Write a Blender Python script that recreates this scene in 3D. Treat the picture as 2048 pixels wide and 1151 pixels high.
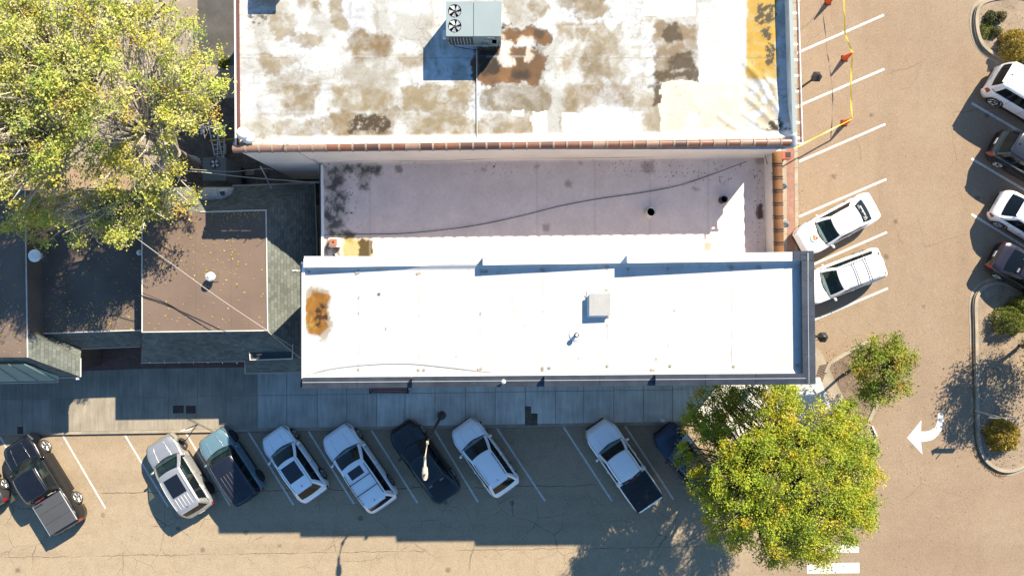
import bpy, math, random
import numpy as np
from mathutils import Vector, Matrix

for o in list(bpy.data.objects):
    bpy.data.objects.remove(o)
SC = bpy.context.scene
COL = SC.collection
R = math.radians
random.seed(7)
RNG = np.random.default_rng(11)

# ------------------------------------------------------------------ camera, sky, sun, exposure
H = 38.0                      # drone height above the asphalt
F = 1365.0                    # focal length in photo pixels (24 mm equivalent)
cam = bpy.data.cameras.new('camera')
cam.sensor_width = 36.0
cam.lens = 36.0 * F / 2048.0
cam.clip_start = 0.1
cam.clip_end = 1000.0
cam_ob = bpy.data.objects.new('camera', cam)
COL.objects.link(cam_ob)
cam_ob.location = (0, 0, H)
SC.camera = cam_ob

SUN_EL, SUN_DIR = R(36.0), Vector((-0.616, -0.788))      # shadows fall towards SUN_DIR
world = bpy.data.worlds.new('World')
SC.world = world
world.use_nodes = True
wn = world.node_tree
for n in list(wn.nodes):
    wn.nodes.remove(n)
sky = wn.nodes.new('ShaderNodeTexSky')
sky.sky_type = 'NISHITA'
sky.sun_disc = False
sky.sun_elevation = SUN_EL
sky.sun_rotation = math.atan2(-SUN_DIR.x, -SUN_DIR.y)
sky.altitude = 0.0
sky.air_density = 1.7
sky.dust_density = 0.0
sky.ozone_density = 10.0
bg = wn.nodes.new('ShaderNodeBackground')
bg.inputs['Strength'].default_value = 0.072
wo = wn.nodes.new('ShaderNodeOutputWorld')
wn.links.new(sky.outputs[0], bg.inputs['Color'])
wn.links.new(bg.outputs[0], wo.inputs['Surface'])

sl = bpy.data.lights.new('sun', 'SUN')
sl.energy = 4.8
sl.angle = R(0.5)
sl.color = (1.0, 0.89, 0.71)
sun = bpy.data.objects.new('sun', sl)
COL.objects.link(sun)
sun.location = (20, 26, 60)
tosun = Vector((-SUN_DIR.x * math.cos(SUN_EL), -SUN_DIR.y * math.cos(SUN_EL), math.sin(SUN_EL)))
sun.rotation_euler = tosun.to_track_quat('Z', 'Y').to_euler()

vs = SC.view_settings
vs.view_transform = 'Standard'
vs.look = 'None'
vs.gamma = 1.0
vs.use_curve_mapping = False
vs.exposure = 1.45
SC.render.film_transparent = False

# ------------------------------------------------------------------ helpers
def lin(c):
    c = c / 255.0
    return c / 12.92 if c <= 0.04045 else ((c + 0.055) / 1.055) ** 2.4

GAIN = (2.62, 2.42, 2.12)      # what a white, sunlit, level surface shows at this exposure
def lit(r, g, b):              # real base colour of a level surface that shows (r, g, b) in full sun
    return tuple(min(0.86, lin(v) / k) for v, k in zip((r, g, b), GAIN))

def P(px, py, z=0.0):
    """the point at height z that a survey of the photograph puts at (px, py)"""
    s = (H - z) / F
    return Vector(((px - 1024.0) * s, -(py - 575.5) * s, z))

def link(o, parent=None):
    COL.objects.link(o)
    if parent is not None:
        o.parent = parent
    return o

def root(name, label, cat, loc=(0, 0, 0), rz=0.0, group=None):
    o = bpy.data.objects.new(name, None)
    o.empty_display_size = 0.3
    o.location = loc
    o.rotation_euler = (0, 0, rz)
    COL.objects.link(o)
    o['label'] = label
    o['category'] = cat
    if group:
        o['group'] = group
    return o

def tag(o, label, cat=None, group=None):
    o['label'] = label
    if cat:
        o['category'] = cat
    if group:
        o['group'] = group
    return o

def wloc(o):
    v = Vector((0, 0, 0))
    while o is not None:
        v = v + o.location
        o = o.parent
    return v

def mk(name, verts, faces, mat, parent=None, smooth=False, world=True, kind=None):
    """one mesh object; verts are world coordinates unless world=False"""
    verts = [Vector(v) for v in verts]
    if world and parent is not None:
        off = wloc(parent)
        verts = [v - off for v in verts]
        loc = None
    elif world and verts:
        c = sum(verts, Vector()) / len(verts)
        c.z = min(v.z for v in verts)
        verts = [v - c for v in verts]
        loc = c
    else:
        loc = None
    me = bpy.data.meshes.new(name)
    me.from_pydata([tuple(v) for v in verts], [], faces)
    if smooth:
        me.shade_smooth()
    mats = mat if isinstance(mat, (list, tuple)) else [mat]
    for m in mats:
        me.materials.append(m)
    o = bpy.data.objects.new(name, me)
    if loc is not None:
        o.location = loc
    if kind:
        o['kind'] = kind
    return link(o, parent)

class MB:
    """collects shapes for ONE mesh"""
    def __init__(s):
        s.v, s.f = [], []
    def add(s, v, f):
        b = len(s.v)
        s.v += [Vector(p) for p in v]
        s.f += [tuple(i + b for i in q) for q in f]
        return s
    def prism(s, poly, z0, z1):
        """poly: list of (x, y[, ...]) counter-clockwise or not; vertical prism"""
        n = len(poly)
        a = sum(poly[i][0] * poly[(i + 1) % n][1] - poly[(i + 1) % n][0] * poly[i][1] for i in range(n))
        if a < 0:
            poly = list(reversed(poly))
        v = [(p[0], p[1], z0) for p in poly] + [(p[0], p[1], z1) for p in poly]
        f = [tuple(reversed(range(n))), tuple(range(n, 2 * n))]
        f += [(i, (i + 1) % n, n + (i + 1) % n, n + i) for i in range(n)]
        return s.add(v, f)
    def box(s, c, size, rz=0.0):
        hx, hy, hz = size[0] / 2, size[1] / 2, size[2] / 2
        ca, sa = math.cos(rz), math.sin(rz)
        v = []
        for dz in (-hz, hz):
            for dx, dy in ((-hx, -hy), (hx, -hy), (hx, hy), (-hx, hy)):
                v.append((c[0] + dx * ca - dy * sa, c[1] + dx * sa + dy * ca, c[2] + dz))
        return s.add(v, [(3, 2, 1, 0), (4, 5, 6, 7), (0, 1, 5, 4), (1, 2, 6, 5), (2, 3, 7, 6), (3, 0, 4, 7)])
    def tube(s, path, r, n=6, caps=True):
        path = [Vector(p) for p in path]
        rs = r if isinstance(r, (list, tuple)) else [r] * len(path)
        v, f = [], []
        up = Vector((0, 0, 1))
        for i, p in enumerate(path):
            d = (path[min(i + 1, len(path) - 1)] - path[max(i - 1, 0)])
            d = d.normalized() if d.length > 1e-9 else Vector((0, 0, 1))
            a = d.cross(up)
            if a.length < 1e-3:
                a = Vector((1, 0, 0))
            a.normalize()
            b = a.cross(d)
            for k in range(n):
                t = 2 * math.pi * k / n
                v.append(p + (a * math.cos(t) + b * math.sin(t)) * rs[i])
        for i in range(len(path) - 1):
            for k in range(n):
                k2 = (k + 1) % n
                f.append((i * n + k, i * n + k2, (i + 1) * n + k2, (i + 1) * n + k))
        if caps:
            f.append(tuple(range(n)))
            f.append(tuple((len(path) - 1) * n + k for k in reversed(range(n))))
        return s.add(v, f)
    def lathe(s, c, prof, n=16, axis='z'):
        v, f = [], []
        for r, z in prof:
            for k in range(n):
                t = 2 * math.pi * k / n
                p = (r * math.cos(t), r * math.sin(t), z)
                if axis == 'y':
                    p = (p[0], p[2], p[1])
                v.append((c[0] + p[0], c[1] + p[1], c[2] + p[2]))
        for i in range(len(prof) - 1):
            for k in range(n):
                k2 = (k + 1) % n
                q = (i * n + k, i * n + k2, (i + 1) * n + k2, (i + 1) * n + k)
                f.append(q if axis == 'z' else q[::-1])
        for i in (0, len(prof) - 1):
            if prof[i][0] > 1e-4:
                q = tuple(i * n + k for k in range(n))
                if (i == 0) == (axis == 'z'):
                    q = q[::-1]
                f.append(q)
        return s.add(v, f)
    def build(s, name, mat, parent=None, smooth=False, world=True, kind=None):
        return mk(name, s.v, s.f, mat, parent, smooth, world, kind)

def prism(name, pts, z0, z1, mat, parent=None, kind=None):
    """vertical prism over a list of photo points surveyed at height z1"""
    return MB().prism([P(x, y, z1) for x, y in pts], z0, z1).build(name, mat, parent, kind=kind)

def sheet(name, pts, z, mat, kind='structure', parent=None):
    v = [P(x, y, z) for x, y in pts]
    a = sum(v[i].x * v[(i + 1) % len(v)].y - v[(i + 1) % len(v)].x * v[i].y for i in range(len(v)))
    if a < 0:
        v.reverse()
    return mk(name, v, [tuple(range(len(v)))], mat, parent, kind=kind)

# ------------------------------------------------------------------ numpy noise (for stains and folds)
_lat = np.random.default_rng(5).random((257, 257))
def vnoise(x, y, seed=0):
    x = np.asarray(x, float) + seed * 17.31
    y = np.asarray(y, float) + seed * 9.77
    xi, yi = np.floor(x).astype(int), np.floor(y).astype(int)
    xf, yf = x - xi, y - yi
    xf, yf = xf * xf * (3 - 2 * xf), yf * yf * (3 - 2 * yf)
    g = lambda a, b: _lat[a % 256, b % 256]
    return ((g(xi, yi) * (1 - xf) + g(xi + 1, yi) * xf) * (1 - yf)
            + (g(xi, yi + 1) * (1 - xf) + g(xi + 1, yi + 1) * xf) * yf)
def fbm(x, y, seed=0, oct=4):
    s, a, t = 0.0, 1.0, 0.0
    for i in range(oct):
        t_ = 0.55 + 1.13 * i
        cx_, sx_ = math.cos(t_) * 2 ** i, math.sin(t_) * 2 ** i
        s = s + a * vnoise(x * cx_ - y * sx_, x * sx_ + y * cx_, seed + i * 3)
        t += a
        a *= 0.55
    return s / t
def sstep(a, b, x):
    t = np.clip((x - a) / (b - a), 0, 1)
    return t * t * (3 - 2 * t)

# ------------------------------------------------------------------ materials
def NN(nt, t, **kw):
    n = nt.nodes.new(t)
    for k, v in kw.items():
        if k.startswith('_'):
            setattr(n, k[1:], v)
            continue
        key = int(k[1:]) if (k[0] == 'i' and k[1:].isdigit()) else k.replace('__', ' ')
        s = n.inputs[key]
        if isinstance(v, bpy.types.NodeSocket):
            nt.links.new(v, s)
        else:
            s.default_value = v
    return n
def c4(c):
    return (c[0], c[1], c[2], 1.0)
def newmat(name):
    m = bpy.data.materials.new(name)
    m.use_nodes = True
    nt = m.node_tree
    return m, nt, nt.nodes['Principled BSDF']
def math_(nt, op, a, b=0.0, clamp=False):
    return NN(nt, 'ShaderNodeMath', _operation=op, _use_clamp=clamp, i0=a, i1=b).outputs[0]
def mix_(nt, fac, a, b, mode='MIX'):
    return NN(nt, 'ShaderNodeMixRGB', _blend_type=mode, Fac=fac, Color1=a, Color2=b).outputs[0]
def rng_(nt, v, a, b, c=0.0, d=1.0):
    return NN(nt, 'ShaderNodeMapRange', Value=v, i1=a, i2=b, i3=c, i4=d).outputs[0]
def pos_(nt):
    return NN(nt, 'ShaderNodeNewGeometry').outputs['Position']
def noise_(nt, vec, scale, detail=3.0, rough=0.55, dist=0.0):
    return NN(nt, 'ShaderNodeTexNoise', Vector=vec, Scale=scale, Detail=detail, Roughness=rough, Distortion=dist).outputs[0]

def mat(name, col, rough=0.8, metal=0.0, var=0.15, vs_=1.2, fine=0.12, fs=25.0, bump=0.15, spec=0.4, coat=0.0, emit=None):
    m, nt, b = newmat(name)
    p = pos_(nt)
    n1 = noise_(nt, p, vs_, 4.0)
    n2 = noise_(nt, p, fs, 3.0)
    f1 = rng_(nt, n1, 0.3, 0.7, 1 - var, 1 + var)
    f2 = rng_(nt, n2, 0.3, 0.7, 1 - fine, 1 + fine)
    f = math_(nt, 'MULTIPLY', f1, f2)
    c = mix_(nt, 1.0, c4(col), NN(nt, 'ShaderNodeCombineColor', i0=f, i1=f, i2=f).outputs[0], 'MULTIPLY')
    nt.links.new(c, b.inputs['Base Color'])
    b.inputs['Roughness'].default_value = rough
    b.inputs['Metallic'].default_value = metal
    b.inputs['Specular IOR Level'].default_value = spec
    if coat:
        b.inputs['Coat Weight'].default_value = coat
        b.inputs['Coat Roughness'].default_value = 0.06
    if bump:
        bn = NN(nt, 'ShaderNodeBump', Strength=bump, Distance=0.02, Height=n2)
        nt.links.new(bn.outputs[0], b.inputs['Normal'])
    return m

def matattr(name, rough=0.75, fine=0.10, fs=14.0, bump=0.15, spec=0.3, sub=0.0):
    """surface whose stains are stored per point in the attribute Col"""
    m, nt, b = newmat(name)
    a = NN(nt, 'ShaderNodeAttribute', _attribute_name='Col').outputs['Color']
    p = pos_(nt)
    n2 = noise_(nt, p, fs, 4.0, 0.65)
    f = rng_(nt, n2, 0.3, 0.7, 1 - fine, 1 + fine)
    c = mix_(nt, 1.0, a, NN(nt, 'ShaderNodeCombineColor', i0=f, i1=f, i2=f).outputs[0], 'MULTIPLY')
    nt.links.new(c, b.inputs['Base Color'])
    b.inputs['Roughness'].default_value = rough
    b.inputs['Specular IOR Level'].default_value = spec
    if bump:
        bn = NN(nt, 'ShaderNodeBump', Strength=bump, Distance=0.02, Height=n2)
        nt.links.new(bn.outputs[0], b.inputs['Normal'])
    return m

def grid_obj(name, X, Y, Zf, colf, mat_, parent=None, mask=None, kind=None, zsurvey=None):
    """a fine sheet over photo-pixel axes X, Y; Zf gives the height, colf the per-point base colour"""
    gx, gy = np.meshgrid(X, Y)
    z = Zf(gx, gy) if callable(Zf) else np.full(gx.shape, float(Zf))
    zs = z if zsurvey is None else np.full(gx.shape, float(zsurvey))
    s = (H - zs) / F
    co = np.stack([(gx - 1024.0) * s, -(gy - 575.5) * s, z], -1).reshape(-1, 3)
    ny, nx = gx.shape
    idx = np.arange(nx * ny).reshape(ny, nx)
    q = np.stack([idx[1:, :-1], idx[1:, 1:], idx[:-1, 1:], idx[:-1, :-1]], -1).reshape(-1, 4)
    me = bpy.data.meshes.new(name)
    off = np.zeros(3)
    if parent is not None:
        off = np.array(wloc(parent))
    else:
        off = co.mean(0); off[2] = co[:, 2].min()
    me.vertices.add(len(co)); me.vertices.foreach_set('co', (co - off).ravel())
    me.loops.add(q.size); me.loops.foreach_set('vertex_index', q.ravel())
    me.polygons.add(len(q)); me.polygons.foreach_set('loop_start', np.arange(len(q)) * 4)
    me.update(calc_edges=True)
    me.shade_smooth()
    col = colf(gx, gy).reshape(-1, 3)
    at = me.attributes.new('Col', 'FLOAT_COLOR', 'POINT')
    at.data.foreach_set('color', np.concatenate([col, np.ones((len(col), 1))], 1).ravel())
    me.materials.append(mat_)
    o = bpy.data.objects.new(name, me)
    if parent is None:
        o.location = off
    if kind:
        o['kind'] = kind
    return link(o, parent)
# ------------------------------------------------------------------ the palette
def asphalt_mat():
    m, nt, b = newmat('asphalt')
    p = pos_(nt)
    sx = NN(nt, 'ShaderNodeSeparateXYZ', Vector=p)
    X, Y = sx.outputs[0], sx.outputs[1]
    warp = noise_(nt, p, 0.6, 3.0)
    street = rng_(nt, math_(nt, 'ADD', Y, math_(nt, 'MULTIPLY', warp, 1.6)), -6.0, -8.5)
    west = rng_(nt, X, 17.0, 10.0)
    base = mix_(nt, math_(nt, 'MULTIPLY', street, west), c4(lit(206, 171, 134)), c4(lit(231, 200, 157)))
    n0 = noise_(nt, p, 0.18, 3.0)
    n1 = noise_(nt, p, 1.4, 4.0)
    base = mix_(nt, rng_(nt, n0, 0.35, 0.7, 0.0, 0.35), base, c4(lit(230, 202, 161)))
    base = mix_(nt, rng_(nt, n1, 0.45, 0.75, 0.0, 0.30), base, c4(lit(186, 155, 119)))
    # tyre polish streaks along the lanes of the east lot and the street
    st = NN(nt, 'ShaderNodeMapping', Vector=p, Scale=(0.9, 0.06, 1.0)).outputs[0]
    st2 = NN(nt, 'ShaderNodeMapping', Vector=p, Scale=(0.05, 0.8, 1.0)).outputs[0]
    ns = NN(nt, 'ShaderNodeMixRGB', Fac=street, Color1=noise_(nt, st, 1.0, 2.0), Color2=noise_(nt, st2, 1.0, 2.0)).outputs[0]
    base = mix_(nt, rng_(nt, ns, 0.5, 0.72, 0.0, 0.30), base, c4(lit(184, 154, 119)))
    fine = noise_(nt, p, 42.0, 4.0, 0.75)
    vor = NN(nt, 'ShaderNodeTexVoronoi', Vector=p, Scale=34.0).outputs['Color']
    vg = NN(nt, 'ShaderNodeSeparateColor', Color=vor).outputs[0]
    sp = math_(nt, 'MULTIPLY', rng_(nt, fine, 0.25, 0.75, 0.74, 1.26), rng_(nt, vg, 0.0, 1.0, 0.82, 1.18))
    base = mix_(nt, 1.0, base, NN(nt, 'ShaderNodeCombineColor', i0=sp, i1=sp, i2=sp).outputs[0], 'MULTIPLY')
    # oil drips
    ov = NN(nt, 'ShaderNodeTexVoronoi', Vector=p, Scale=0.55, Randomness=1.0)
    od = math_(nt, 'ADD', ov.outputs['Distance'], math_(nt, 'MULTIPLY', noise_(nt, p, 9.0, 3.0), 0.12))
    oil = math_(nt, 'MULTIPLY', rng_(nt, od, 0.165, 0.11), 0.5)
    base = mix_(nt, oil, base, c4(lit(92, 76, 62)))
    ov2 = NN(nt, 'ShaderNodeTexVoronoi', Vector=p, Scale=1.7, Randomness=1.0)
    od2 = math_(nt, 'ADD', ov2.outputs['Distance'], math_(nt, 'MULTIPLY', noise_(nt, p, 21.0, 3.0), 0.2))
    base = mix_(nt, math_(nt, 'MULTIPLY', rng_(nt, od2, 0.18, 0.13), 0.55), base, c4(lit(110, 92, 76)))
    # cracks: a net in the street, sparse ones in the lot
    wv = NN(nt, 'ShaderNodeTexNoise', Vector=p, Scale=1.1, Detail=4.0, Roughness=0.6).outputs['Color']
    pw = NN(nt, 'ShaderNodeVectorMath', _operation='MULTIPLY_ADD', i0=wv, i1=(0.5, 0.5, 0.0), i2=p).outputs[0]
    cr = NN(nt, 'ShaderNodeTexVoronoi', _feature='DISTANCE_TO_EDGE', Vector=pw, Scale=0.62).outputs['Distance']
    cm = math_(nt, 'MULTIPLY', rng_(nt, cr, 0.009, 0.003), rng_(nt, noise_(nt, p, 0.28, 2.0), 0.46, 0.58))
    inner = math_(nt, 'MULTIPLY', rng_(nt, Y, -11.3, -12.0), rng_(nt, Y, -16.5, -14.0, 0.25, 1.0))
    net = math_(nt, 'MULTIPLY', cm, math_(nt, 'MULTIPLY', inner, west))
    cr2 = NN(nt, 'ShaderNodeTexVoronoi', _feature='DISTANCE_TO_EDGE', Vector=pw, Scale=0.21).outputs['Distance']
    lot = math_(nt, 'MULTIPLY', rng_(nt, cr2, 0.0042, 0.0015), rng_(nt, noise_(nt, p, 0.22, 2.0), 0.52, 0.6))
    lot = math_(nt, 'MULTIPLY', lot, 0.45)
    # two long paving seams that run along the street
    wob = math_(nt, 'MULTIPLY', math_(nt, 'SUBTRACT', noise_(nt, p, 1.5, 4.0), 0.5), 0.35)
    tilt = math_(nt, 'MULTIPLY', X, -0.016)
    ys = math_(nt, 'ADD', math_(nt, 'ADD', Y, wob), tilt)
    seam = 0.0
    for y0, w in ((-11.05, 0.022), (-14.55, 0.016), (-16.3, 0.012)):
        d = math_(nt, 'ABSOLUTE', math_(nt, 'ADD', ys, -y0))
        s1 = rng_(nt, d, w * 1.4, w * 0.5)
        seam = math_(nt, 'MAXIMUM', seam, s1)
    seam = math_(nt, 'MULTIPLY', seam, math_(nt, 'MULTIPLY', west, rng_(nt, noise_(nt, p, 0.4, 2.0), 0.36, 0.5)))
    crack = math_(nt, 'MAXIMUM', math_(nt, 'MAXIMUM', net, lot), seam)
    base = mix_(nt, math_(nt, 'MULTIPLY', crack, 0.62), base, (0.012, 0.010, 0.009, 1))
    nt.links.new(base, b.inputs['Base Color'])
    b.inputs['Roughness'].default_value = 0.9
    b.inputs['Specular IOR Level'].default_value = 0.25
    hgt = math_(nt, 'SUBTRACT', fine, math_(nt, 'MULTIPLY', crack, 1.5))
    bn = NN(nt, 'ShaderNodeBump', Strength=0.35, Distance=0.012, Height=hgt)
    nt.links.new(bn.outputs[0], b.inputs['Normal'])
    return m

def concrete_mat(name, col, streak=(6.0, 0.5)):
    m, nt, b = newmat(name)
    p = pos_(nt)
    oi = NN(nt, 'ShaderNodeObjectInfo').outputs['Random']
    st = NN(nt, 'ShaderNodeMapping', Vector=p, Scale=(streak[0], streak[1], 1.0)).outputs[0]
    n1 = noise_(nt, st, 1.0, 4.0, 0.6)
    n2 = noise_(nt, p, 30.0, 3.0)
    n3 = noise_(nt, p, 0.9, 4.0)
    f = math_(nt, 'MULTIPLY', rng_(nt, n1, 0.3, 0.7, 0.84, 1.16), rng_(nt, n2, 0.3, 0.7, 0.9, 1.1))
    f = math_(nt, 'MULTIPLY', f, rng_(nt, n3, 0.3, 0.75, 1.12, 0.74))
    f = math_(nt, 'MULTIPLY', f, rng_(nt, oi, 0, 1, 0.93, 1.05))
    c = mix_(nt, 1.0, c4(col), NN(nt, 'ShaderNodeCombineColor', i0=f, i1=f, i2=f).outputs[0], 'MULTIPLY')
    sv = NN(nt, 'ShaderNodeTexVoronoi', Vector=p, Scale=2.6).outputs['Distance']
    sv = math_(nt, 'ADD', sv, math_(nt, 'MULTIPLY', noise_(nt, p, 12.0, 3.0), 0.2))
    c = mix_(nt, math_(nt, 'MULTIPLY', rng_(nt, sv, 0.19, 0.13), 0.5), c, (0.05, 0.042, 0.035, 1))
    nt.links.new(c, b.inputs['Base Color'])
    b.inputs['Roughness'].default_value = 0.88
    b.inputs['Specular IOR Level'].default_value = 0.3
    bn = NN(nt, 'ShaderNodeBump', Strength=0.2, Distance=0.01, Height=n2)
    nt.links.new(bn.outputs[0], b.inputs['Normal'])
    return m

def brick_mat(name, c1, c2, mortar, sx=4.5, bw=0.5, bh=0.25, rot=0.0):
    m, nt, b = newmat(name)
    p = pos_(nt)
    mp = NN(nt, 'ShaderNodeMapping', Vector=p, Rotation=(0, 0, rot)).outputs[0]
    br = NN(nt, 'ShaderNodeTexBrick', Vector=mp, Color1=c4(c1), Color2=c4(c2), Mortar=c4(mortar), Scale=sx)
    br.inputs['Mortar Size'].default_value = 0.018
    br.inputs['Brick Width'].default_value = bw
    br.inputs['Row Height'].default_value = bh
    n = noise_(nt, p, 2.0, 4.0)
    f = rng_(nt, n, 0.3, 0.7, 0.82, 1.15)
    c = mix_(nt, 1.0, br.outputs[0], NN(nt, 'ShaderNodeCombineColor', i0=f, i1=f, i2=f).outputs[0], 'MULTIPLY')
    nt.links.new(c, b.inputs['Base Color'])
    b.inputs['Roughness'].default_value = 0.85
    bn = NN(nt, 'ShaderNodeBump', Strength=0.3, Distance=0.01, Height=math_(nt, 'SUBTRACT', 1.0, br.outputs['Fac']))
    nt.links.new(bn.outputs[0], b.inputs['Normal'])
    return m

def shingle_mat(name, col, axis=0):
    """asphalt shingles; courses run along axis (0 = x, 1 = y)"""
    m, nt, b = newmat(name)
    p = pos_(nt)
    rot = 0.0 if axis == 0 else math.pi / 2
    mp = NN(nt, 'ShaderNodeMapping', Vector=p, Rotation=(0, 0, rot)).outputs[0]
    br = NN(nt, 'ShaderNodeTexBrick', Vector=mp, Color1=(0.78, 0.78, 0.78, 1), Color2=(1.2, 1.2, 1.2, 1), Mortar=(0.6, 0.6, 0.6, 1), Scale=1.0)
    br.inputs['Mortar Size'].default_value = 0.008
    br.inputs['Mortar Smooth'].default_value = 0.3
    br.inputs['Brick Width'].default_value = 0.24
    br.inputs['Row Height'].default_value = 0.12
    n = noise_(nt, p, 60.0, 3.0, 0.7)
    n2 = noise_(nt, p, 0.9, 4.0)
    f = math_(nt, 'MULTIPLY', rng_(nt, n, 0.3, 0.7, 0.72, 1.28), rng_(nt, n2, 0.3, 0.7, 0.85, 1.15))
    c = mix_(nt, 1.0, c4(col), br.outputs[0], 'MULTIPLY')
    c = mix_(nt, 1.0, c, NN(nt, 'ShaderNodeCombineColor', i0=f, i1=f, i2=f).outputs[0], 'MULTIPLY')
    nt.links.new(c, b.inputs['Base Color'])
    b.inputs['Roughness'].default_value = 0.92
    b.inputs['Specular IOR Level'].default_value = 0.25
    bn = NN(nt, 'ShaderNodeBump', Strength=0.5, Distance=0.015, Height=math_(nt, 'ADD', math_(nt, 'SUBTRACT', 1.0, br.outputs['Fac']), n))
    nt.links.new(bn.outputs[0], b.inputs['Normal'])
    return m

def paint_mat(name, col, metal=0.0, rough=0.32, flake=0.0, coat=1.0, dust=0.08):
    m, nt, b = newmat(name)
    tc = NN(nt, 'ShaderNodeTexCoord').outputs['Object']
    n = noise_(nt, tc, 3.0, 4.0)
    c = mix_(nt, rng_(nt, n, 0.4, 0.75, 0.0, dust), c4(col), (0.22, 0.19, 0.15, 1))
    nt.links.new(c, b.inputs['Base Color'])
    b.inputs['Metallic'].default_value = metal
    b.inputs['Roughness'].default_value = rough
    b.inputs['Coat Weight'].default_value = coat
    b.inputs['Coat Roughness'].default_value = 0.04
    return m

def glass_mat(name, tint, opac, rough=0.03, spec=0.7):
    m, nt, b = newmat(name)
    out = nt.nodes['Material Output']
    b.inputs['Base Color'].default_value = c4(tint)
    b.inputs['Roughness'].default_value = rough
    b.inputs['Specular IOR Level'].default_value = spec
    tr = NN(nt, 'ShaderNodeBsdfTransparent', Color=(0.62, 0.72, 0.70, 1))
    mx = NN(nt, 'ShaderNodeMixShader', Fac=opac)
    nt.links.new(tr.outputs[0], mx.inputs[1])
    nt.links.new(b.outputs[0], mx.inputs[2])
    nt.links.new(mx.outputs[0], out.inputs['Surface'])
    return m

def line_paint_mat(name='road_paint', a=0.66, b_=0.92, k=0.65):
    m, nt, b = newmat(name)
    p = pos_(nt)
    n = noise_(nt, p, 6.0, 5.0, 0.7)
    n2 = noise_(nt, p, 45.0, 3.0, 0.7)
    w = math_(nt, 'ADD', n, math_(nt, 'MULTIPLY', n2, 0.35))
    c = mix_(nt, rng_(nt, w, a, b_, 0.0, k), (0.52, 0.51, 0.48, 1), c4(lit(180, 152, 122)))
    nt.links.new(c, b.inputs['Base Color'])
    b.inputs['Roughness'].default_value = 0.8
    return m

def leaf_mat(name):
    m, nt, b = newmat(name)
    out = nt.nodes['Material Output']
    a = NN(nt, 'ShaderNodeAttribute', _attribute_name='Col').outputs['Color']
    nt.links.new(a, b.inputs['Base Color'])
    b.inputs['Roughness'].default_value = 0.55
    b.inputs['Specular IOR Level'].default_value = 0.35
    t = NN(nt, 'ShaderNodeBsdfTranslucent', Color=a)
    mx = NN(nt, 'ShaderNodeMixShader', Fac=0.40)
    nt.links.new(b.outputs[0], mx.inputs[1])
    nt.links.new(t.outputs[0], mx.inputs[2])
    nt.links.new(mx.outputs[0], out.inputs['Surface'])
    return m

M = {}
M['asphalt'] = asphalt_mat()
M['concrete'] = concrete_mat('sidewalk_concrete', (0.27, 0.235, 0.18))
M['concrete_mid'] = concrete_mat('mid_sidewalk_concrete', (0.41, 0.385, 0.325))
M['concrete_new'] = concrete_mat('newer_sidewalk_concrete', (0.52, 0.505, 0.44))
M['kerb'] = mat('kerb_concrete', lit(224, 200, 164), 0.88, var=0.2, fine=0.15, fs=18)
M['line'] = line_paint_mat()
M['line_fresh'] = line_paint_mat('fresh_road_paint', 0.76, 1.0, 0.4)
M['pavers'] = brick_mat('brick_pavers', (0.21, 0.085, 0.055), (0.15, 0.06, 0.042), (0.10, 0.075, 0.06), 1.0, 0.2, 0.1)
M['redbrick'] = brick_mat('brick_walk', lit(222, 160, 128), lit(206, 142, 112), lit(200, 150, 120), 1.0, 0.2, 0.1, math.pi / 2)
M['dirt'] = mat('mulch', lit(168, 140, 112), 0.95, var=0.35, vs_=1.6, fine=0.4, fs=30, bump=0.6)
M['sand'] = mat('dry_soil', lit(206, 176, 140), 0.95, var=0.22, vs_=1.0, fine=0.3, fs=26, bump=0.5)
M['yard'] = mat('yard_concrete', lit(214, 190, 160), 0.9, var=0.2, vs_=0.6, fine=0.2, fs=20)
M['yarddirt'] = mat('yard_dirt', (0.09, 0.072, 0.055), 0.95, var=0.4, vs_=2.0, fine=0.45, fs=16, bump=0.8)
M['wallwhite'] = mat('white_painted_masonry', (0.70, 0.645, 0.60), 0.8, var=0.07, vs_=0.7, fine=0.05, fs=12, bump=0.1)
M['wallbuff'] = mat('buff_masonry', (0.42, 0.35, 0.27), 0.85, var=0.1)
M['tpo'] = matattr('white_membrane', 0.55, 0.03, 6.0, 0.05)
M['nroof'] = matattr('stained_membrane', 0.7, 0.10, 16.0, 0.12)
M['mroof'] = matattr('coated_roof', 0.75, 0.06, 9.0, 0.12)
M['white'] = mat('white_flashing', (0.76, 0.74, 0.70), 0.6, var=0.05, fine=0.04)
M['slate'] = mat('slate_metal', (0.042, 0.049, 0.062), 0.36, metal=0.1, var=0.25, vs_=1.6, fine=0.05, bump=0.02)
M['joint'] = mat('metal_joint', (0.36, 0.36, 0.36), 0.5, var=0.05)
M['tile'] = mat('glazed_tile', lit(172, 108, 74), 0.42, var=0.22, vs_=1.4, fine=0.1, fs=9, bump=0.05, spec=0.6)
M['tile2'] = mat('glazed_tile_dark', lit(128, 84, 64), 0.42, var=0.25, vs_=1.4, fine=0.1, fs=9, bump=0.05, spec=0.6)
M['tile3'] = mat('glazed_tile_worn', lit(196, 150, 120), 0.5, var=0.22, vs_=1.4, fine=0.1, fs=9, bump=0.05, spec=0.5)
M['mortar'] = mat('tile_collar', lit(206, 176, 148), 0.7, var=0.2)
M['bronze'] = mat('bronze_tile', lit(186, 124, 66), 0.32, metal=0.15, var=0.25, vs_=1.2, fine=0.1, spec=0.6)
M['bronzecollar'] = mat('bronze_collar', lit(110, 82, 62), 0.5, var=0.2)
M['brownroof'] = mat('brown_membrane', lit(168, 138, 114), 0.85, var=0.10, vs_=0.5, fine=0.10, fs=35, bump=0.15)
M['darkbrown'] = mat('dark_membrane', lit(158, 132, 110), 0.88, var=0.2, vs_=0.6, fine=0.15, fs=35, bump=0.15)
M['shingle_x'] = shingle_mat('grey_shingles', (0.118, 0.128, 0.112), 0)
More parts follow.
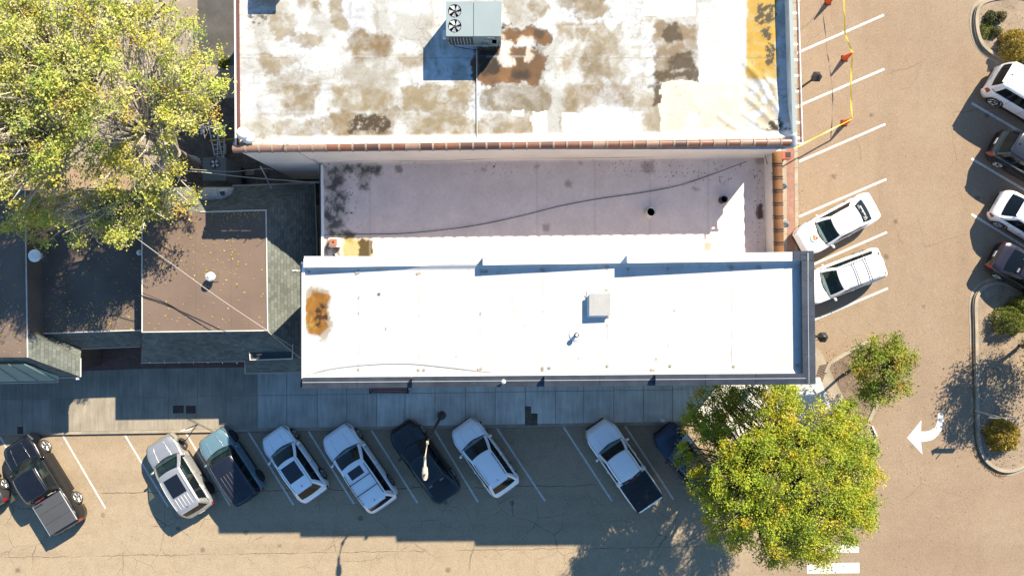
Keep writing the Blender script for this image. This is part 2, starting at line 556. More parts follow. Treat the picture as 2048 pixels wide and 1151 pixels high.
M['shingle_y'] = shingle_mat('grey_shingles_side', (0.118, 0.128, 0.112), 1)
M['shingle_dark'] = shingle_mat('dark_shingles', (0.075, 0.08, 0.082), 0)
M['seam'] = mat('seam_metal', (0.17, 0.25, 0.235), 0.5, metal=0.2, var=0.12, fine=0.05, bump=0.03)
M['trim'] = mat('pale_edge_trim', (0.5, 0.47, 0.43), 0.6, var=0.1)
M['redtrim'] = mat('dark_red_edge', (0.10, 0.035, 0.03), 0.6, var=0.1)
M['galv'] = mat('galvanised_metal', (0.50, 0.51, 0.50), 0.45, metal=0.35, var=0.1, fine=0.05, bump=0.03)
M['acgrey'] = mat('unit_grey_paint', (0.215, 0.26, 0.265), 0.55, var=0.05, vs_=0.8, fine=0.03, bump=0.03)
M['acdark'] = mat('unit_dark', (0.05, 0.055, 0.06), 0.6, var=0.1)
M['acgreen'] = mat('unit_green_grey', (0.115, 0.135, 0.13), 0.6, var=0.12)
M['blackm'] = mat('black_metal', (0.018, 0.018, 0.02), 0.45, var=0.1, fine=0.05, bump=0.03)
M['blackrub'] = mat('black_rubber', (0.02, 0.02, 0.021), 0.75, var=0.1)
M['cable'] = mat('black_cable', (0.02, 0.019, 0.018), 0.6, var=0.05)
M['wire'] = mat('weathered_wire', (0.30, 0.28, 0.25), 0.6, var=0.1)
M['rusty'] = mat('rusty_white_paint', (0.42, 0.41, 0.38), 0.7, var=0.3, vs_=6.0, fine=0.2, fs=18)
M['polewhite'] = mat('cream_pole_paint', (0.44, 0.38, 0.30), 0.5, var=0.08)
M['polebrown'] = mat('brown_pole_paint', (0.085, 0.06, 0.045), 0.55, var=0.15)
M['orange'] = mat('orange_cone', (0.62, 0.07, 0.012), 0.5, var=0.08, bump=0.02)
M['yellow'] = mat('yellow_tape', (0.55, 0.42, 0.04), 0.45, var=0.05, bump=0.0)
M['benchred'] = mat('red_brown_slats', (0.17, 0.055, 0.04), 0.6, var=0.15)
M['bark'] = mat('grey_bark', (0.40, 0.345, 0.28), 0.9, var=0.25, vs_=4.0, fine=0.3, fs=22, bump=0.5)
M['barkdark'] = mat('brown_bark', (0.10, 0.078, 0.058), 0.9, var=0.25, vs_=4.0, fine=0.3, fs=22, bump=0.5)
M['leaf'] = leaf_mat('leaf')
M['chimney'] = mat('chimney_brick', (0.30, 0.13, 0.085), 0.85, var=0.2, vs_=5.0, fine=0.2)
M['signback'] = mat('sign_back', (0.13, 0.13, 0.14), 0.5, var=0.05)
M['signface'] = mat('sign_face', (0.45, 0.45, 0.47), 0.4, var=0.05)
M['rustbox'] = mat('red_lamp_housing', (0.32, 0.065, 0.025), 0.5, var=0.2)
M['domeblue'] = mat('blue_grey_shade', (0.16, 0.21, 0.24), 0.35, metal=0.3, var=0.15)
M['grate'] = mat('iron_grate', (0.07, 0.035, 0.025), 0.7, var=0.3)
M['wood'] = mat('weathered_board', (0.32, 0.27, 0.21), 0.85, var=0.2)
# cars
M['tyre'] = mat('tyre_rubber', (0.028, 0.027, 0.026), 0.85, var=0.1, vs_=6)
M['rim'] = mat('alloy', (0.55, 0.55, 0.55), 0.3, metal=0.7, var=0.05, bump=0)
M['rimdark'] = mat('dark_alloy', (0.05, 0.05, 0.05), 0.35, metal=0.5, var=0.05, bump=0)
M['cartrim'] = mat('car_black_trim', (0.016, 0.016, 0.017), 0.5, var=0.05, bump=0)
M['chrome'] = mat('chrome', (0.62, 0.62, 0.62), 0.16, metal=1.0, var=0.02, bump=0)
M['headl'] = mat('headlamp_lens', (0.10, 0.11, 0.12), 0.12, metal=0.3, var=0.05, bump=0, coat=1.0)
M['taill'] = mat('tail_lamp_lens', (0.30, 0.008, 0.01), 0.15, var=0.05, bump=0, coat=1.0)
M['interior'] = mat('car_interior', (0.035, 0.034, 0.033), 0.85, var=0.1, bump=0)
M['seattan'] = mat('car_seat_tan', (0.27, 0.23, 0.18), 0.8, var=0.1, bump=0)
M['seatgrey'] = mat('car_seat_grey', (0.17, 0.165, 0.155), 0.8, var=0.1, bump=0)
M['windsh'] = glass_mat('windscreen_glass', (0.012, 0.03, 0.035), 0.36, 0.02, 1.0)
M['privacy'] = glass_mat('privacy_glass', (0.006, 0.009, 0.012), 0.90, 0.05, 0.3)
M['plate'] = mat('number_plate', (0.5, 0.5, 0.5), 0.5, var=0.05, bump=0)
M['pnoir'] = paint_mat('black_paint', (0.005, 0.006, 0.009), 0.0, 0.25, coat=.35, dust=.015)
M['pblack2'] = paint_mat('black_sedan_paint', (0.007, 0.008, 0.011), 0.0, 0.25, coat=.35, dust=.015)
M['pwhite'] = paint_mat('white_paint', (0.82, 0.82, 0.81), 0.0, 0.35, dust=.04)
M['pwhite2'] = paint_mat('pearl_white_paint', (0.78, 0.785, 0.78), 0.0, 0.35, dust=.04)
M['psilver'] = paint_mat('silver_paint', (0.42, 0.42, 0.415), 0.6, 0.34)
M['pblue'] = paint_mat('pale_blue_paint', (0.095, 0.175, 0.215), 0.0, 0.32)
M['pnavyroof'] = paint_mat('navy_roof_paint', (0.008, 0.010, 0.018), 0.0, 0.3, coat=.35, dust=.015)
M['pdkblue'] = paint_mat('dark_blue_paint', (0.010, 0.03, 0.07), 0.1, 0.3, coat=.5, dust=.02)
M['pgrey'] = paint_mat('dark_grey_paint', (0.05, 0.05, 0.055), 0.4, 0.3)
M['pdark'] = paint_mat('charcoal_paint', (0.014, 0.015, 0.018), 0.2, 0.28, dust=.02)
M['pbrown'] = paint_mat('dark_plum_paint', (0.016, 0.010, 0.013), 0.2, 0.28, dust=.02)
M['tonneau'] = mat('grey_bed_cover', (0.055, 0.058, 0.062), 0.7, var=0.1, fine=0.1, fs=60)
M['tonneaub'] = mat('black_bed_cover', (0.012, 0.013, 0.016), 0.55, var=0.2, fine=0.1)
M['sunroof'] = mat('sunroof_glass', (0.006, 0.007, 0.010), 0.08, var=0.05, bump=0, coat=1.0)
# ------------------------------------------------------------------ ground, pavements, islands
mk('asphalt_ground', [(-220, -220, 0), (220, -220, 0), (220, 220, 0), (-220, 220, 0)], [(0, 1, 2, 3)], M['asphalt'], kind='structure')
sheet('yard_paving', [(-400, -400), (560, -400), (560, 120), (430, 330), (-400, 330)], 0.004, M['yard'])
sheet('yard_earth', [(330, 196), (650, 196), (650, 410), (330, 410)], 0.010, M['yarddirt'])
sheet('shaded_yard_strip', [(395, -300), (560, -300), (560, 135), (395, 128)], 0.008, mat('yard_shade_dark', (0.07, 0.066, 0.06), 0.9, var=0.25, fine=0.25, fs=30))  # yard strip darkened: the north building's shade is put into its colour

def yb(x):                      # kerb line of the street
    return 870.5 - 0.0163 * x
SW = 0.13
side = MB().prism([P(-160, 640, SW - .02), P(1530, 640, SW - .02), P(1640, 700, SW - .02), P(1690, 800, SW - .02), P(1700, 880, SW - .02),
                   P(1600, 930, SW - .02), P(1480, 935, SW - .02), P(1400, 850, SW - .02), P(1378, yb(1378), SW - .02), P(-160, yb(-160), SW - .02)],
                  -0.1, SW - 0.012).build('sidewalk', M['kerb'], kind='structure')
rs = random.Random(3)
xs = [-130]
while xs[-1] < 1366:
    xs.append(xs[-1] + rs.uniform(56, 62))
for i in range(len(xs) - 1):
    x0, x1 = xs[i] + 0.7, xs[i + 1] - 0.7
    split = 797 - 0.014 * x0
    for a, c in ((lambda x: 650, lambda x: split - 0.6), (lambda x: split + 0.6, lambda x: yb(x) - 6.2)):
        dz = rs.uniform(-0.003, 0.004)
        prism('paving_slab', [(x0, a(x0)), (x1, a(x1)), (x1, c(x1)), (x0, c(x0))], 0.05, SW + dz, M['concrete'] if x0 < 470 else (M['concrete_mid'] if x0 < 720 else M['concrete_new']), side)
    prism('kerbstone', [(x0, yb(x0) - 5.4), (x1, yb(x1) - 5.4), (x1, yb(x1)), (x0, yb(x0))], -0.05, SW - 0.004, M['kerb'], side)
# corner slabs under the big tree
for k, q in enumerate(([(1368, 650), (1450, 650), (1450, 752), (1368, 760)], [(1452, 650), (1560, 650), (1600, 752), (1452, 752)],
          [(1368, 762), (1450, 754), (1450, 845), (1384, 843)], [(1452, 754), (1560, 754), (1560, 842), (1452, 842)],
          [(1562, 754), (1640, 754), (1672, 842), (1562, 842)], [(1405, 845), (1560, 845), (1560, 925), (1484, 925)], [(1562, 845), (1690, 845), (1688, 878), (1600, 922), (1562, 925)])):
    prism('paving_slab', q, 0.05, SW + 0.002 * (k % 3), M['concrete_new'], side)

# brick forecourts between the shop fronts and the sidewalk
sheet('brick_forecourt', [(150, 688), (283, 685), (283, 737), (150, 742)], SW + 0.010, M['pavers'])
sheet('brick_forecourt_strip', [(283.5, 690), (492, 690), (492, 733.5), (283.5, 737)], SW + 0.012, M['pavers'])
# brick walk along the east front
walk = MB().prism([P(1440, -80, .1), P(1589, -80, .1), P(1591, 640, .1), P(1600, 720, .1), P(1440, 720, .1)], -0.05, 0.10).build('brick_walk', M['redbrick'], kind='structure')
for i in range(22):
    y0, y1 = -60 + i * 33, -60 + i * 33 + 32.4
    xo = 1585 + (y0 + 60) * 0.010
    prism('edge_kerbstone', [(xo, y0), (xo + 7, y0), (xo + 7.3, y1), (xo + .3, y1)], -0.05, 0.112, M['kerb'], walk)
    xi = 1570 + (y0 + 60) * 0.008
    prism('border_slab', [(xi, y0), (xi - 9, y0), (xi - 8.8, y1), (xi + .2, y1)], 0.0, 0.106, M['kerb'], walk)

def kerb_run(name, pts, w, h, mat_, kind='structure', parent=None, z0=-0.05, step=None):
    """a kerb of width w following photo points (outer line); returns the object"""
    p = [P(x, y, 0) for x, y in pts]
    q = []
    for i in range(len(p)):
        d = (p[min(i + 1, len(p) - 1)] - p[max(i - 1, 0)]).normalized()
        q.append(p[i] + Vector((-d.y, d.x, 0)) * w)
    v, f = [], []
    for a, c in zip(p, q):
        v += [(a.x, a.y, z0), (a.x, a.y, h), (c.x, c.y, h), (c.x, c.y, z0)]
    for i in range(len(p) - 1):
        b = i * 4
        f += [(b, b + 4, b + 5, b + 1), (b + 1, b + 5, b + 6, b + 2), (b + 2, b + 6, b + 7, b + 3)]
    f += [(0, 1, 2, 3), tuple(len(v) - 4 + k for k in (3, 2, 1, 0))]
    return mk(name, v, f, mat_, parent, kind=kind)

def smooth_path(pts, n=6):
    out = []
    for i in range(len(pts) - 1):
        p0, p1, p2, p3 = pts[max(i - 1, 0)], pts[i], pts[i + 1], pts[min(i + 2, len(pts) - 1)]
        for k in range(n):
            t = k / n
            out.append(tuple(0.5 * (2 * p1[j] + (p2[j] - p0[j]) * t + (2 * p0[j] - 5 * p1[j] + 4 * p2[j] - p3[j]) * t * t
                                    + (3 * p1[j] - p0[j] - 3 * p2[j] + p3[j]) * t ** 3) for j in range(len(p1))))
    out.append(pts[-1])
    return out

isl1 = smooth_path([(2110, 12), (2040, -6), (1990, -4), (1958, 8), (1948, 32), (1950, 66), (1962, 94), (1990, 116), (2040, 140), (2110, 176)])
isl2 = smooth_path([(2110, 618), (2062, 590), (2010, 566), (1976, 566), (1954, 582), (1946, 606), (1947, 660), (1948, 740), (1950, 830), (1953, 884), (1965, 918), (1990, 938), (2016, 943), (2046, 934), (2110, 905)])
for nm, path in (('north_island', isl1), ('south_island', isl2)):
    inner = [(x, y) for x, y in path]
    g = sheet(nm + '_soil', inner, 0.10, M['sand'])
    kerb_run(nm + '_gutter', [(x, y) for x, y in path], -0.22, 0.012, M['kerb'])
    kerb_run(nm + '_kerb', path, 0.17, 0.16, M['kerb'])
# the planter at the corner of the lot
planter = [(1650, 742), (1665, 724), (1690, 708), (1742, 681), (1766, 700), (1768, 760), (1752, 800), (1737, 848), (1700, 872), (1655, 800)]
sheet('corner_planter_soil', planter, 0.09, M['dirt'])
kerb_run('planter_kerb', [(1652, 746), (1660, 728), (1691, 709), (1742, 681)][::-1], -0.2, 0.15, M['kerb'])
kerb_run('planter_side_kerb', [(1762, 792), (1736, 850)], -0.2, 0.15, M['kerb'])

# ------------------------------------------------------------------ painted markings
def stripe(a, b, w=0.10, name='parking_line'):
    p, q = P(*a, .005), P(*b, .005)
    d = (q - p).normalized()
    n = Vector((-d.y, d.x, 0)) * w / 2
    return mk(name, [p - n, q - n, q + n, p + n], [(0, 1, 2, 3)], M['line'], kind='structure')
for a, b in [((125, 869), (211, 1016)), ((249, 868), (336, 1012)), ((372, 866), (460, 1010)), ((497, 864), (587, 1009)), ((617, 862), (708, 1007)),
             ((743, 860), (835, 1005)), ((868, 858), (956, 1003)), ((994, 856), (1090, 1001)), ((1127, 853), (1224, 1001)), ((1250, 851), (1347, 998)),
             ((0, 873), (84, 1016))]:
    stripe(a, b)
for a, b in [((1592, 107), (1768, 30)), ((1596, 212), (1769, 138)), ((1598, 323), (1771, 248)), ((1598, 433), (1773, 358)), ((1600, 540), (1774, 464)), ((1602, 650), (1776, 576)),
             ((1592, 2), (1766, -72)), ((1943, 206), (2110, 304)), ((1943, 317), (2110, 416)), ((1943, 428), (2110, 530))]:
    stripe(a, b, 0.13)
for q in ([(1614, 1125), (1719, 1124), (1719, 1145), (1614, 1146)], [(1600, 1090), (1718, 1088), (1718, 1104), (1600, 1105)], [(1614, 1165), (1719, 1164), (1719, 1186), (1614, 1187)]):
    sheet('crosswalk_bar', q, 0.005, M['line_fresh'])
arrow = [(1815, 876), (1844, 838), (1842, 862), (1856, 861), (1869, 853), (1875, 842), (1876, 825), (1887, 824), (1887, 842), (1882, 860), (1872, 874), (1858, 882), (1843, 884), (1845, 909)]
arrow = [(1814, 875), (1843, 839), (1842, 862)] + smooth_path([(1842, 862), (1857, 861), (1870, 853), (1875, 840), (1876, 825)], 4)[1:] + [(1886, 825)] + \
        smooth_path([(1886, 825), (1887, 843), (1881, 862), (1866, 878), (1842, 883)], 4)[1:] + [(1845, 908)]
v = [P(x, y, .006) for x, y in arrow]
v.reverse()
mk('turn_arrow', v, [tuple(range(len(v)))], M['line_fresh'], kind='structure')
# small flush things in the sidewalk
for i, (q, lb) in enumerate((([(346, 811), (367, 810), (367, 825), (346, 826)], 'square dark utility cover in the sidewalk, the left of a pair'),
          ([(372, 811), (391, 811), (391, 826), (372, 826)], 'square dark utility cover in the sidewalk, the right of a pair'),
          ([(35, 853), (46, 853), (46, 867), (35, 867)], 'small dark cover by the kerb near the black pickup'))):
    r = root('utility_cover', lb, 'cover', P(q[0][0], q[0][1], SW))
    prism('rim', q, SW - 0.02, SW + 0.010, M['blackrub'], r)
    cx, cy = sum(p[0] for p in q) / 4, sum(p[1] for p in q) / 4
    prism('lid', [(cx + (x - cx) * .86, cy + (y - cy) * .86) for x, y in q], SW, SW + 0.013, M['grate'], r)
sheet('bare_tree_pit', [(1050, 812), (1062, 812), (1062, 826), (1075, 826), (1075, 850), (1050, 850)], SW + 0.010, M['yarddirt'])
# iron drain grate at the building corner
gr = root('drain_grate', 'rusty iron drain grate at the corner of the white roofed building', 'grate', P(1642, 755, .11))
ga, gb = P(1648, 728, .115), P(1634, 770, .115)
for i in range(12):
    c = ga.lerp(gb, (i + .5) / 12)
    MB().box((c.x, c.y, .12), (.52, .055, .02), 0.25).build('bar', M['grate'], gr)

# ------------------------------------------------------------------ colour helpers for stained roofs
def A(c):
    return np.array(c, float)
def over(col, c, a):
    return col * (1 - a[..., None]) + A(c) * a[..., None]
def rr(gx, gy, x0, y0, x1, y1, soft=7.0, warp=7.0, sc=22.0, seed=0, r=10.0):
    """soft-edged, noise-warped rounded patch"""
    wx = gx + (fbm(gx / sc, gy / sc, seed, 4) - .5) * 2 * warp + (fbm(gx / 5, gy / 5, seed + 9, 2) - .5) * warp * .5
    wy = gy + (fbm(gx / sc, gy / sc, seed + 40, 4) - .5) * 2 * warp + (fbm(gx / 5, gy / 5, seed + 49, 2) - .5) * warp * .5
    cx, cy, hx, hy = (x0 + x1) / 2, (y0 + y1) / 2, (x1 - x0) / 2 - r, (y1 - y0) / 2 - r
    qx, qy = np.abs(wx - cx) - max(hx, 0), np.abs(wy - cy) - max(hy, 0)
    d = np.hypot(np.maximum(qx, 0), np.maximum(qy, 0)) + np.minimum(np.maximum(qx, qy), 0) - r
    return 1 - sstep(-soft, soft * 0.5, d)

# ------------------------------------------------------------------ north building: stained flat roof
NB = root('flat_roof_building', 'large building whose flat white roof is covered in tan and brown water stains', 'building', P(1000, 150, 0))
NZ, NT = 7.75, 8.2
foot = [P(467, -220, NT), P(471, 299, NT), P(1583, 286, NT), P(1571, -220, NT)]
MB().prism(foot, 0, NZ - .05).build('wall', M['wallwhite'], NB)
tan1, tan2, tan3 = lit(174, 144, 96), lit(188, 162, 116), lit(156, 132, 92)
def ncol(gx, gy):
    n_big = fbm(gx / 60, gy / 60, 1)
    n_f = fbm(gx / 7, gy / 7, 2)
    wq, wr_ = 26 * fbm(gx / 30, gy / 30, 71), 26 * fbm(gx / 30, gy / 30, 73)
    streak = fbm((gx + wq) / 34, (gy + wr_) / 5.5, 3)
    vst = fbm((gx + wq) / 6.5, (gy + wr_) / 40, 4)
    col = np.broadcast_to((1.2 * A(lit(255, 250, 234))), gx.shape + (3,)).copy()
    col = over(col, lit(255, 253, 248), sstep(.5, .3, n_big) * .8)
    col = over(col, lit(220, 208, 186), sstep(.48, .70, n_big) * .75)
    col = over(col, lit(186, 170, 142), sstep(.48, .72, streak) * .42 * sstep(.35, .6, fbm(gx / 45, gy / 45, 9)))
    col = over(col, lit(192, 176, 148), sstep(.58, .8, vst) * .45 * sstep(.4, .6, fbm(gx / 80, gy / 60, 12)))
    pl = [(548, 22, 592, 84, tan2, .8), (596, -30, 630, 20, tan1, .9), (658, -40, 690, 55, tan2, .85), (694, 68, 784, 134, tan1, 1), (706, 66, 780, 100, lit(158, 122, 76), .45), (800, 96, 850, 132, tan2, .8),
          (518, 104, 552, 142, tan1, .8), (520, 118, 590, 140, tan2, .7), (590, 70, 628, 100, tan2, .8), (545, 150, 632, 172, tan2, .7), (560, 172, 636, 232, tan1, .85), (668, 172, 788, 228, tan2, .95), (806, 172, 946, 226, tan2, .95), (690, 136, 785, 166, lit(206, 190, 160), .8),
          (655, 226, 794, 273, tan1, .95), (806, 228, 946, 275, tan2, .95), (956, 172, 1094, 222, tan3, .9), (957, 228, 1086, 273, tan2, .95), (560, 236, 650, 276, tan2, .8), (510, 232, 560, 262, tan2, .5),
          (1152, -30, 1212, 40, tan1, .9), (1164, -20, 1200, 24, lit(156, 128, 88), .5), (1118, -30, 1156, 24, tan3, .7), (1118, 50, 1160, 76, tan2, .9), (1160, 54, 1212, 72, tan2, .9), (1162, 86, 1214, 168, tan1, .9), (1166, 94, 1208, 150, lit(156, 130, 92), .4), (1126, 96, 1160, 144, tan2, .8), (1212, 54, 1242, 160, tan2, .75),
          (1122, 170, 1258, 216, tan1, .9), (1126, 228, 1160, 272, tan2, .9), (1290, 190, 1330, 285, tan2, .8), (1308, 50, 1392, 168, lit(176, 148, 110), 1), (1290, -10, 1320, 42, tan2, .8), (1062, -30, 1088, 40, tan1, .85), (860, 20, 892, 60, tan2, .5), (1010, -20, 1040, 40, tan2, .35), (1270, 150, 1310, 215, tan2, .5)]
    for i, (x0, y0, x1, y1, c, a) in enumerate(pl):
        sf = (6.0, 11.0, 8.0, 14.0)[i % 4]
        m = rr(gx, gy, x0 - 4, y0 - 3, x1 + 4, y1 + 3, sf, 22, 40, i * 2 + 1, 20)
        m = m * (.55 + .45 * sstep(.34, .52, fbm(gx / 26, gy / 26, i + 300)))
        edge = np.clip(m * (1 - m) * 4, 0, 1)
        tone = .82 + .36 * fbm(gx / 16, gy / 16, i + 60)
        k = m * a * (.72 + .28 * sstep(.3, .6, fbm(gx / 14, gy / 14, i + 5)))
        col = col * (1 - k[..., None]) + (A(c) * tone[..., None]) * k[..., None]
        col = over(col, lit(134, 112, 82), edge * .22 * sstep(.4, .6, n_f) * (sf < 9))
    mot = sstep(.50, .66, fbm((gx + wq) / 26, (gy + wr_) / 30, 140)) * (gx < 1400) * sstep(.38, .55, fbm(gx / 90, gy / 70, 141))
    col = over(col, lit(186, 166, 132), mot * .28)
    # muddy puddle with leaves
    m = rr(gx, gy, 702, 229, 784, 266, 6, 16, 22, 77, 16) * sstep(.30, .52, n_f + .08)
    col = over(col, lit(92, 70, 44), m * .95)
    m = rr(gx, gy, 488, 28, 542, 50, 5, 8, 10, 78) * sstep(.45, .6, n_f)
    col = over(col, lit(122, 104, 74), m * .9)
    # rust below the rooftop unit
    m = np.maximum(rr(gx, gy, 944, 92, 1092, 171, 5, 20, 30, 80, 26), rr(gx, gy, 1000, 52, 1100, 88, 5, 17, 26, 81, 16))
    rust = .55 + .9 * fbm(gx / 18, gy / 18, 84)
    c = A(lit(146, 96, 44)) * (rust * (.55 + .9 * fbm(gx / 30, gy / 30, 142)))[..., None]
    col = col * (1 - (m * .96)[..., None]) + c * (m * .96)[..., None]
    col = over(col, lit(112, 86, 56), rr(gx, gy, 1030, 90, 1088, 160, 7, 8, 12, 85) * .6)
    col = over(col, (0.02, .014, .01), rr(gx, gy, 958, 98, 1000, 150, 4, 5, 12, 82) * .9)
    col = over(col, (0.022, .016, .011), rr(gx, gy, 1020, 140, 1062, 158, 7, 6, 12, 83) * .8)
    col = over(col, (0.035, .022, .014), rr(gx, gy, 1066, 58, 1090, 76, 4, 4, 9, 86) * .75)
    ed = np.clip(m * (1 - m) * 4, 0, 1)
    col = over(col, lit(74, 50, 30), ed * .7 * sstep(.4, .6, n_f))
    col = over(col, (0.68, .62, .55), rr(gx, gy, 1002, 78, 1026, 136, 7, 16, 22, 88, 10) * .72)
    col = over(col, (0.62, .53, .45), np.maximum(rr(gx, gy, 1050, 94, 1066, 126, 3, 11, 13, 89, 6), rr(gx, gy, 1032, 71, 1068, 86, 6, 12, 18, 94, 6)) * .6)
    # dark wet stains beside the newer membrane
    for i, q in enumerate(((1322, 52, 1372, 80), (1338, 100, 1392, 142), (1312, 140, 1402, 160), (1308, 160, 1322, 215), (1322, 245, 1340, 265))):
        col = over(col, lit(96, 74, 44), rr(gx, gy, *q, 6, 18, 24, 90 + i, 10) * .92)
    # patches of newer white membrane, with ragged straight edges
    blk = (np.floor(gx / 9) * 9, np.floor(gy / 9) * 9)
    jag = (vnoise(blk[0] / 9.0, blk[1] / 9.0, 21) - .5) * 9
    for i, (x0, y0, x1, y1, c) in enumerate(((1320, 162, 1496, 288, (.50, .455, .375)), (1396, 6, 1492, 165, (.50, .47, .42)), (1168, 218, 1256, 276, (0.72, .66, .56)), (1284, -40, 1390, 32, (.74, .70, .62)), (1064, 222, 1094, 270, (0.70, .62, .50)), (1024, 220, 1048, 232, (.7, .66, .58)), (1122, 226, 1170, 268, (.72, .67, .58)))):
        m = ((gx + jag > x0) & (gx < x1) & (gy + jag > y0) & (gy + jag * .5 < y1)).astype(float)
        col = over(col, c, m * .96)
    col = over(col, lit(226, 184, 126), rr(gx, gy, 1330, 170, 1480, 268, 20, 16, 40, 101) * .22 * sstep(.4, .65, n_big + .1))
    col = over(col, (.76, .73, .66), rr(gx, gy, 1370, 228, 1398, 248, 3, 3, 10, 108))
    sp = sstep(.66, .74, fbm(gx / 3.5, gy / 3.5, 31))
    # pale tide lines and rain streaks
    tide = np.abs(fbm(gx / 38, gy / 38, 130, 3) - .52)
    col = over(col, lit(150, 126, 90), (1 - sstep(.004, .016, tide)) * .38 * sstep(.42, .6, fbm(gx / 50, gy / 50, 131)) * (gx < 1400))
    col = over(col, lit(120, 92, 54), sp * .45 * np.maximum(rr(gx, gy, 1070, 228, 1092, 262, 6, 4, 10, 109), np.maximum(rr(gx, gy, 1175, 236, 1250, 276, 10, 8, 10, 110), rr(gx, gy, 1430, 120, 1480, 150, 10, 8, 10, 111))))
    col = over(col, lit(176, 160, 132), sstep(.62, .75, fbm(gx / 10, gy / 3, 33)) * .5 * rr(gx, gy, 1400, 0, 1490, 100, 10, 4, 10, 112))
    # amber strip along the east parapet
    m = rr(gx, gy, 1491, -60, 1556, 158, 6, 6, 16, 102, 6)
    amb = A(lit(240, 182, 46)) * (.75 + .5 * fbm(gx / 14, gy / 14, 103))[..., None]
    col = col * (1 - (m * .95)[..., None]) + amb * (m * .95)[..., None]
    col = over(col, lit(236, 206, 130), m * .6 * sstep(.52, .66, fbm(gx / 20, gy / 12, 104)))
    col = over(col, lit(228, 186, 106), rr(gx, gy, 1490, 150, 1556, 262, 10, 10, 20, 105) * .60 * sstep(.38, .55, fbm(gx / 16, gy / 16, 120)))
    for i, q in enumerate(((1512, 8, 1550, 46), (1524, 56, 1542, 78), (1532, 88, 1550, 132), (1534, 240, 1564, 272), (1510, 36, 1524, 50), (1546, 258, 1576, 282))):
        col = over(col, (0.045, .036, .02), rr(gx, gy, *q, 2.5, 9, 7, 110 + i, 5) * sstep(.38, .5, n_f + .06))
    # seams
    for y in (54, 113, 168, 224, -8):
        d = np.abs(gy - y - 2 * (fbm(gx / 60, gy * 0, 7) - .5))
        m = (1 - sstep(.8, 3.4, d)) * sstep(.32, .52, fbm(gx / 22, gy / 4, 8)) * (gx < 1390)
        col = over(col, lit(255, 250, 240), m * .35 * sstep(.4, .62, fbm(gx / 35, gy / 35, 19)))
        col = over(col, lit(120, 104, 82), (1 - sstep(.2, 1.3, np.abs(gy - y - 3))) * .35 * sstep(.45, .6, fbm(gx / 25, gy / 25, 14)))
    col = over(col, (.76, .72, .65), (1 - sstep(3, 13, np.abs(gy - 284 + (gx - 470) * .012))) * .85 * (gx > 560))
    col = over(col, lit(150, 128, 100), sstep(.68, .76, fbm(gx / 5, gy / 5, 15)) * .30)
    return np.clip(col * (.93 + .14 * fbm(gx / 3, gy / 3, 16))[..., None], .008, .8)
def nz(gx, gy):
    z = np.full(gx.shape, NZ)
    z += .012 * fbm(gx / 30, gy / 30, 50)
    # folds of loose membrane running into the south-east corner
    fold = np.zeros(gx.shape)
    for pl, w, h in (([(1488, 126), (1516, 155), (1535, 192), (1560, 222), (1576, 252)], 3.6, 1.0), ([(1494, 196), (1524, 222), (1546, 246), (1572, 268)], 3.4, .8),
                     ([(1438, 232), (1474, 258), (1500, 265), (1548, 274)], 3.2, .7), ([(1488, 228), (1524, 255), (1560, 273)], 3.0, .7), ([(1530, 155), (1547, 172), (1558, 208), (1572, 236)], 3.0, .7),
                     ([(1490, 168), (1512, 184), (1530, 206)], 2.6, .5), ([(1560, 206), (1572, 228), (1580, 262)], 2.8, .8), ([(1340, 272), (1400, 266), (1450, 276), (1520, 277)], 2.6, .4)):
        dm = np.full(gx.shape, 1e9)
        wx = gx + 5 * (fbm(gx / 14, gy / 14, 55) - .5)
        for (ax, ay), (bx, by) in zip(pl[:-1], pl[1:]):
            t = np.clip(((wx - ax) * (bx - ax) + (gy - ay) * (by - ay)) / ((bx - ax) ** 2 + (by - ay) ** 2), 0, 1)
            dm = np.minimum(dm, np.hypot(wx - ax - t * (bx - ax), gy - ay - t * (by - ay)))
        fold = np.maximum(fold, h * np.exp(-(dm / (w * 1.7)) ** 2))
    z += .055 * fold
    # upturn at the east parapet and at the coping
    z += .42 * sstep(1552 + gy * .03, 1574 + gy * .03, gx) * sstep(210, 270, gy)
    z += .16 * sstep(279, 290, gy + (gx - 470) * .0125)
    return z
grid_obj('roof_membrane', np.arange(469, 1584, 2.0), np.arange(-70, 302, 2.0), nz, ncol, M['nroof'], NB, zsurvey=NZ)
# east parapet
e0, e1 = P(1571.5, -220, NT + .03), P(1586, 285, NT + .03)
d = (e1 - e0).normalized(); nrm = Vector((-d.y, d.x, 0))
MB().prism([e0, e1, e1 + nrm * .14, e0 + nrm * .14], NZ - .4, NT + .03).build('parapet', mat('parapet_membrane', (0.62, .60, .56), .7, var=.15, vs_=2.0, fine=.1), NB)
MB().prism([e0 - nrm * .01, e1 - nrm * .01, e1 + nrm * .155, e0 + nrm * .155], NT + .03, NT + .05).build('parapet_cap', M['acgrey'], NB)
fr = MB()
f0, f1 = e0 + nrm * .40, e1 + nrm * .40
f0.z = f1.z = NT - .1
MB().tube([f0, f1], .028, 6).build('cornice_rail', M['redtrim'], NB)
MB().tube([f0 + nrm * .07, f1 + nrm * .07], .028, 6).build('cornice_outer_rail', M['white'], NB)
for i in range(13):
    c = f1.lerp(f0, (i * 0.82 + .25) / 13.2)
    MB().box((c.x - .12, c.y, NT - .12), (.30, .10, .05)).build('cornice_bracket', M['white'], NB)
MB().box((f1.x - .12, f1.y - .02, NT - .11), (.5, .06, .08)).build('cornice_end', M['white'], NB)
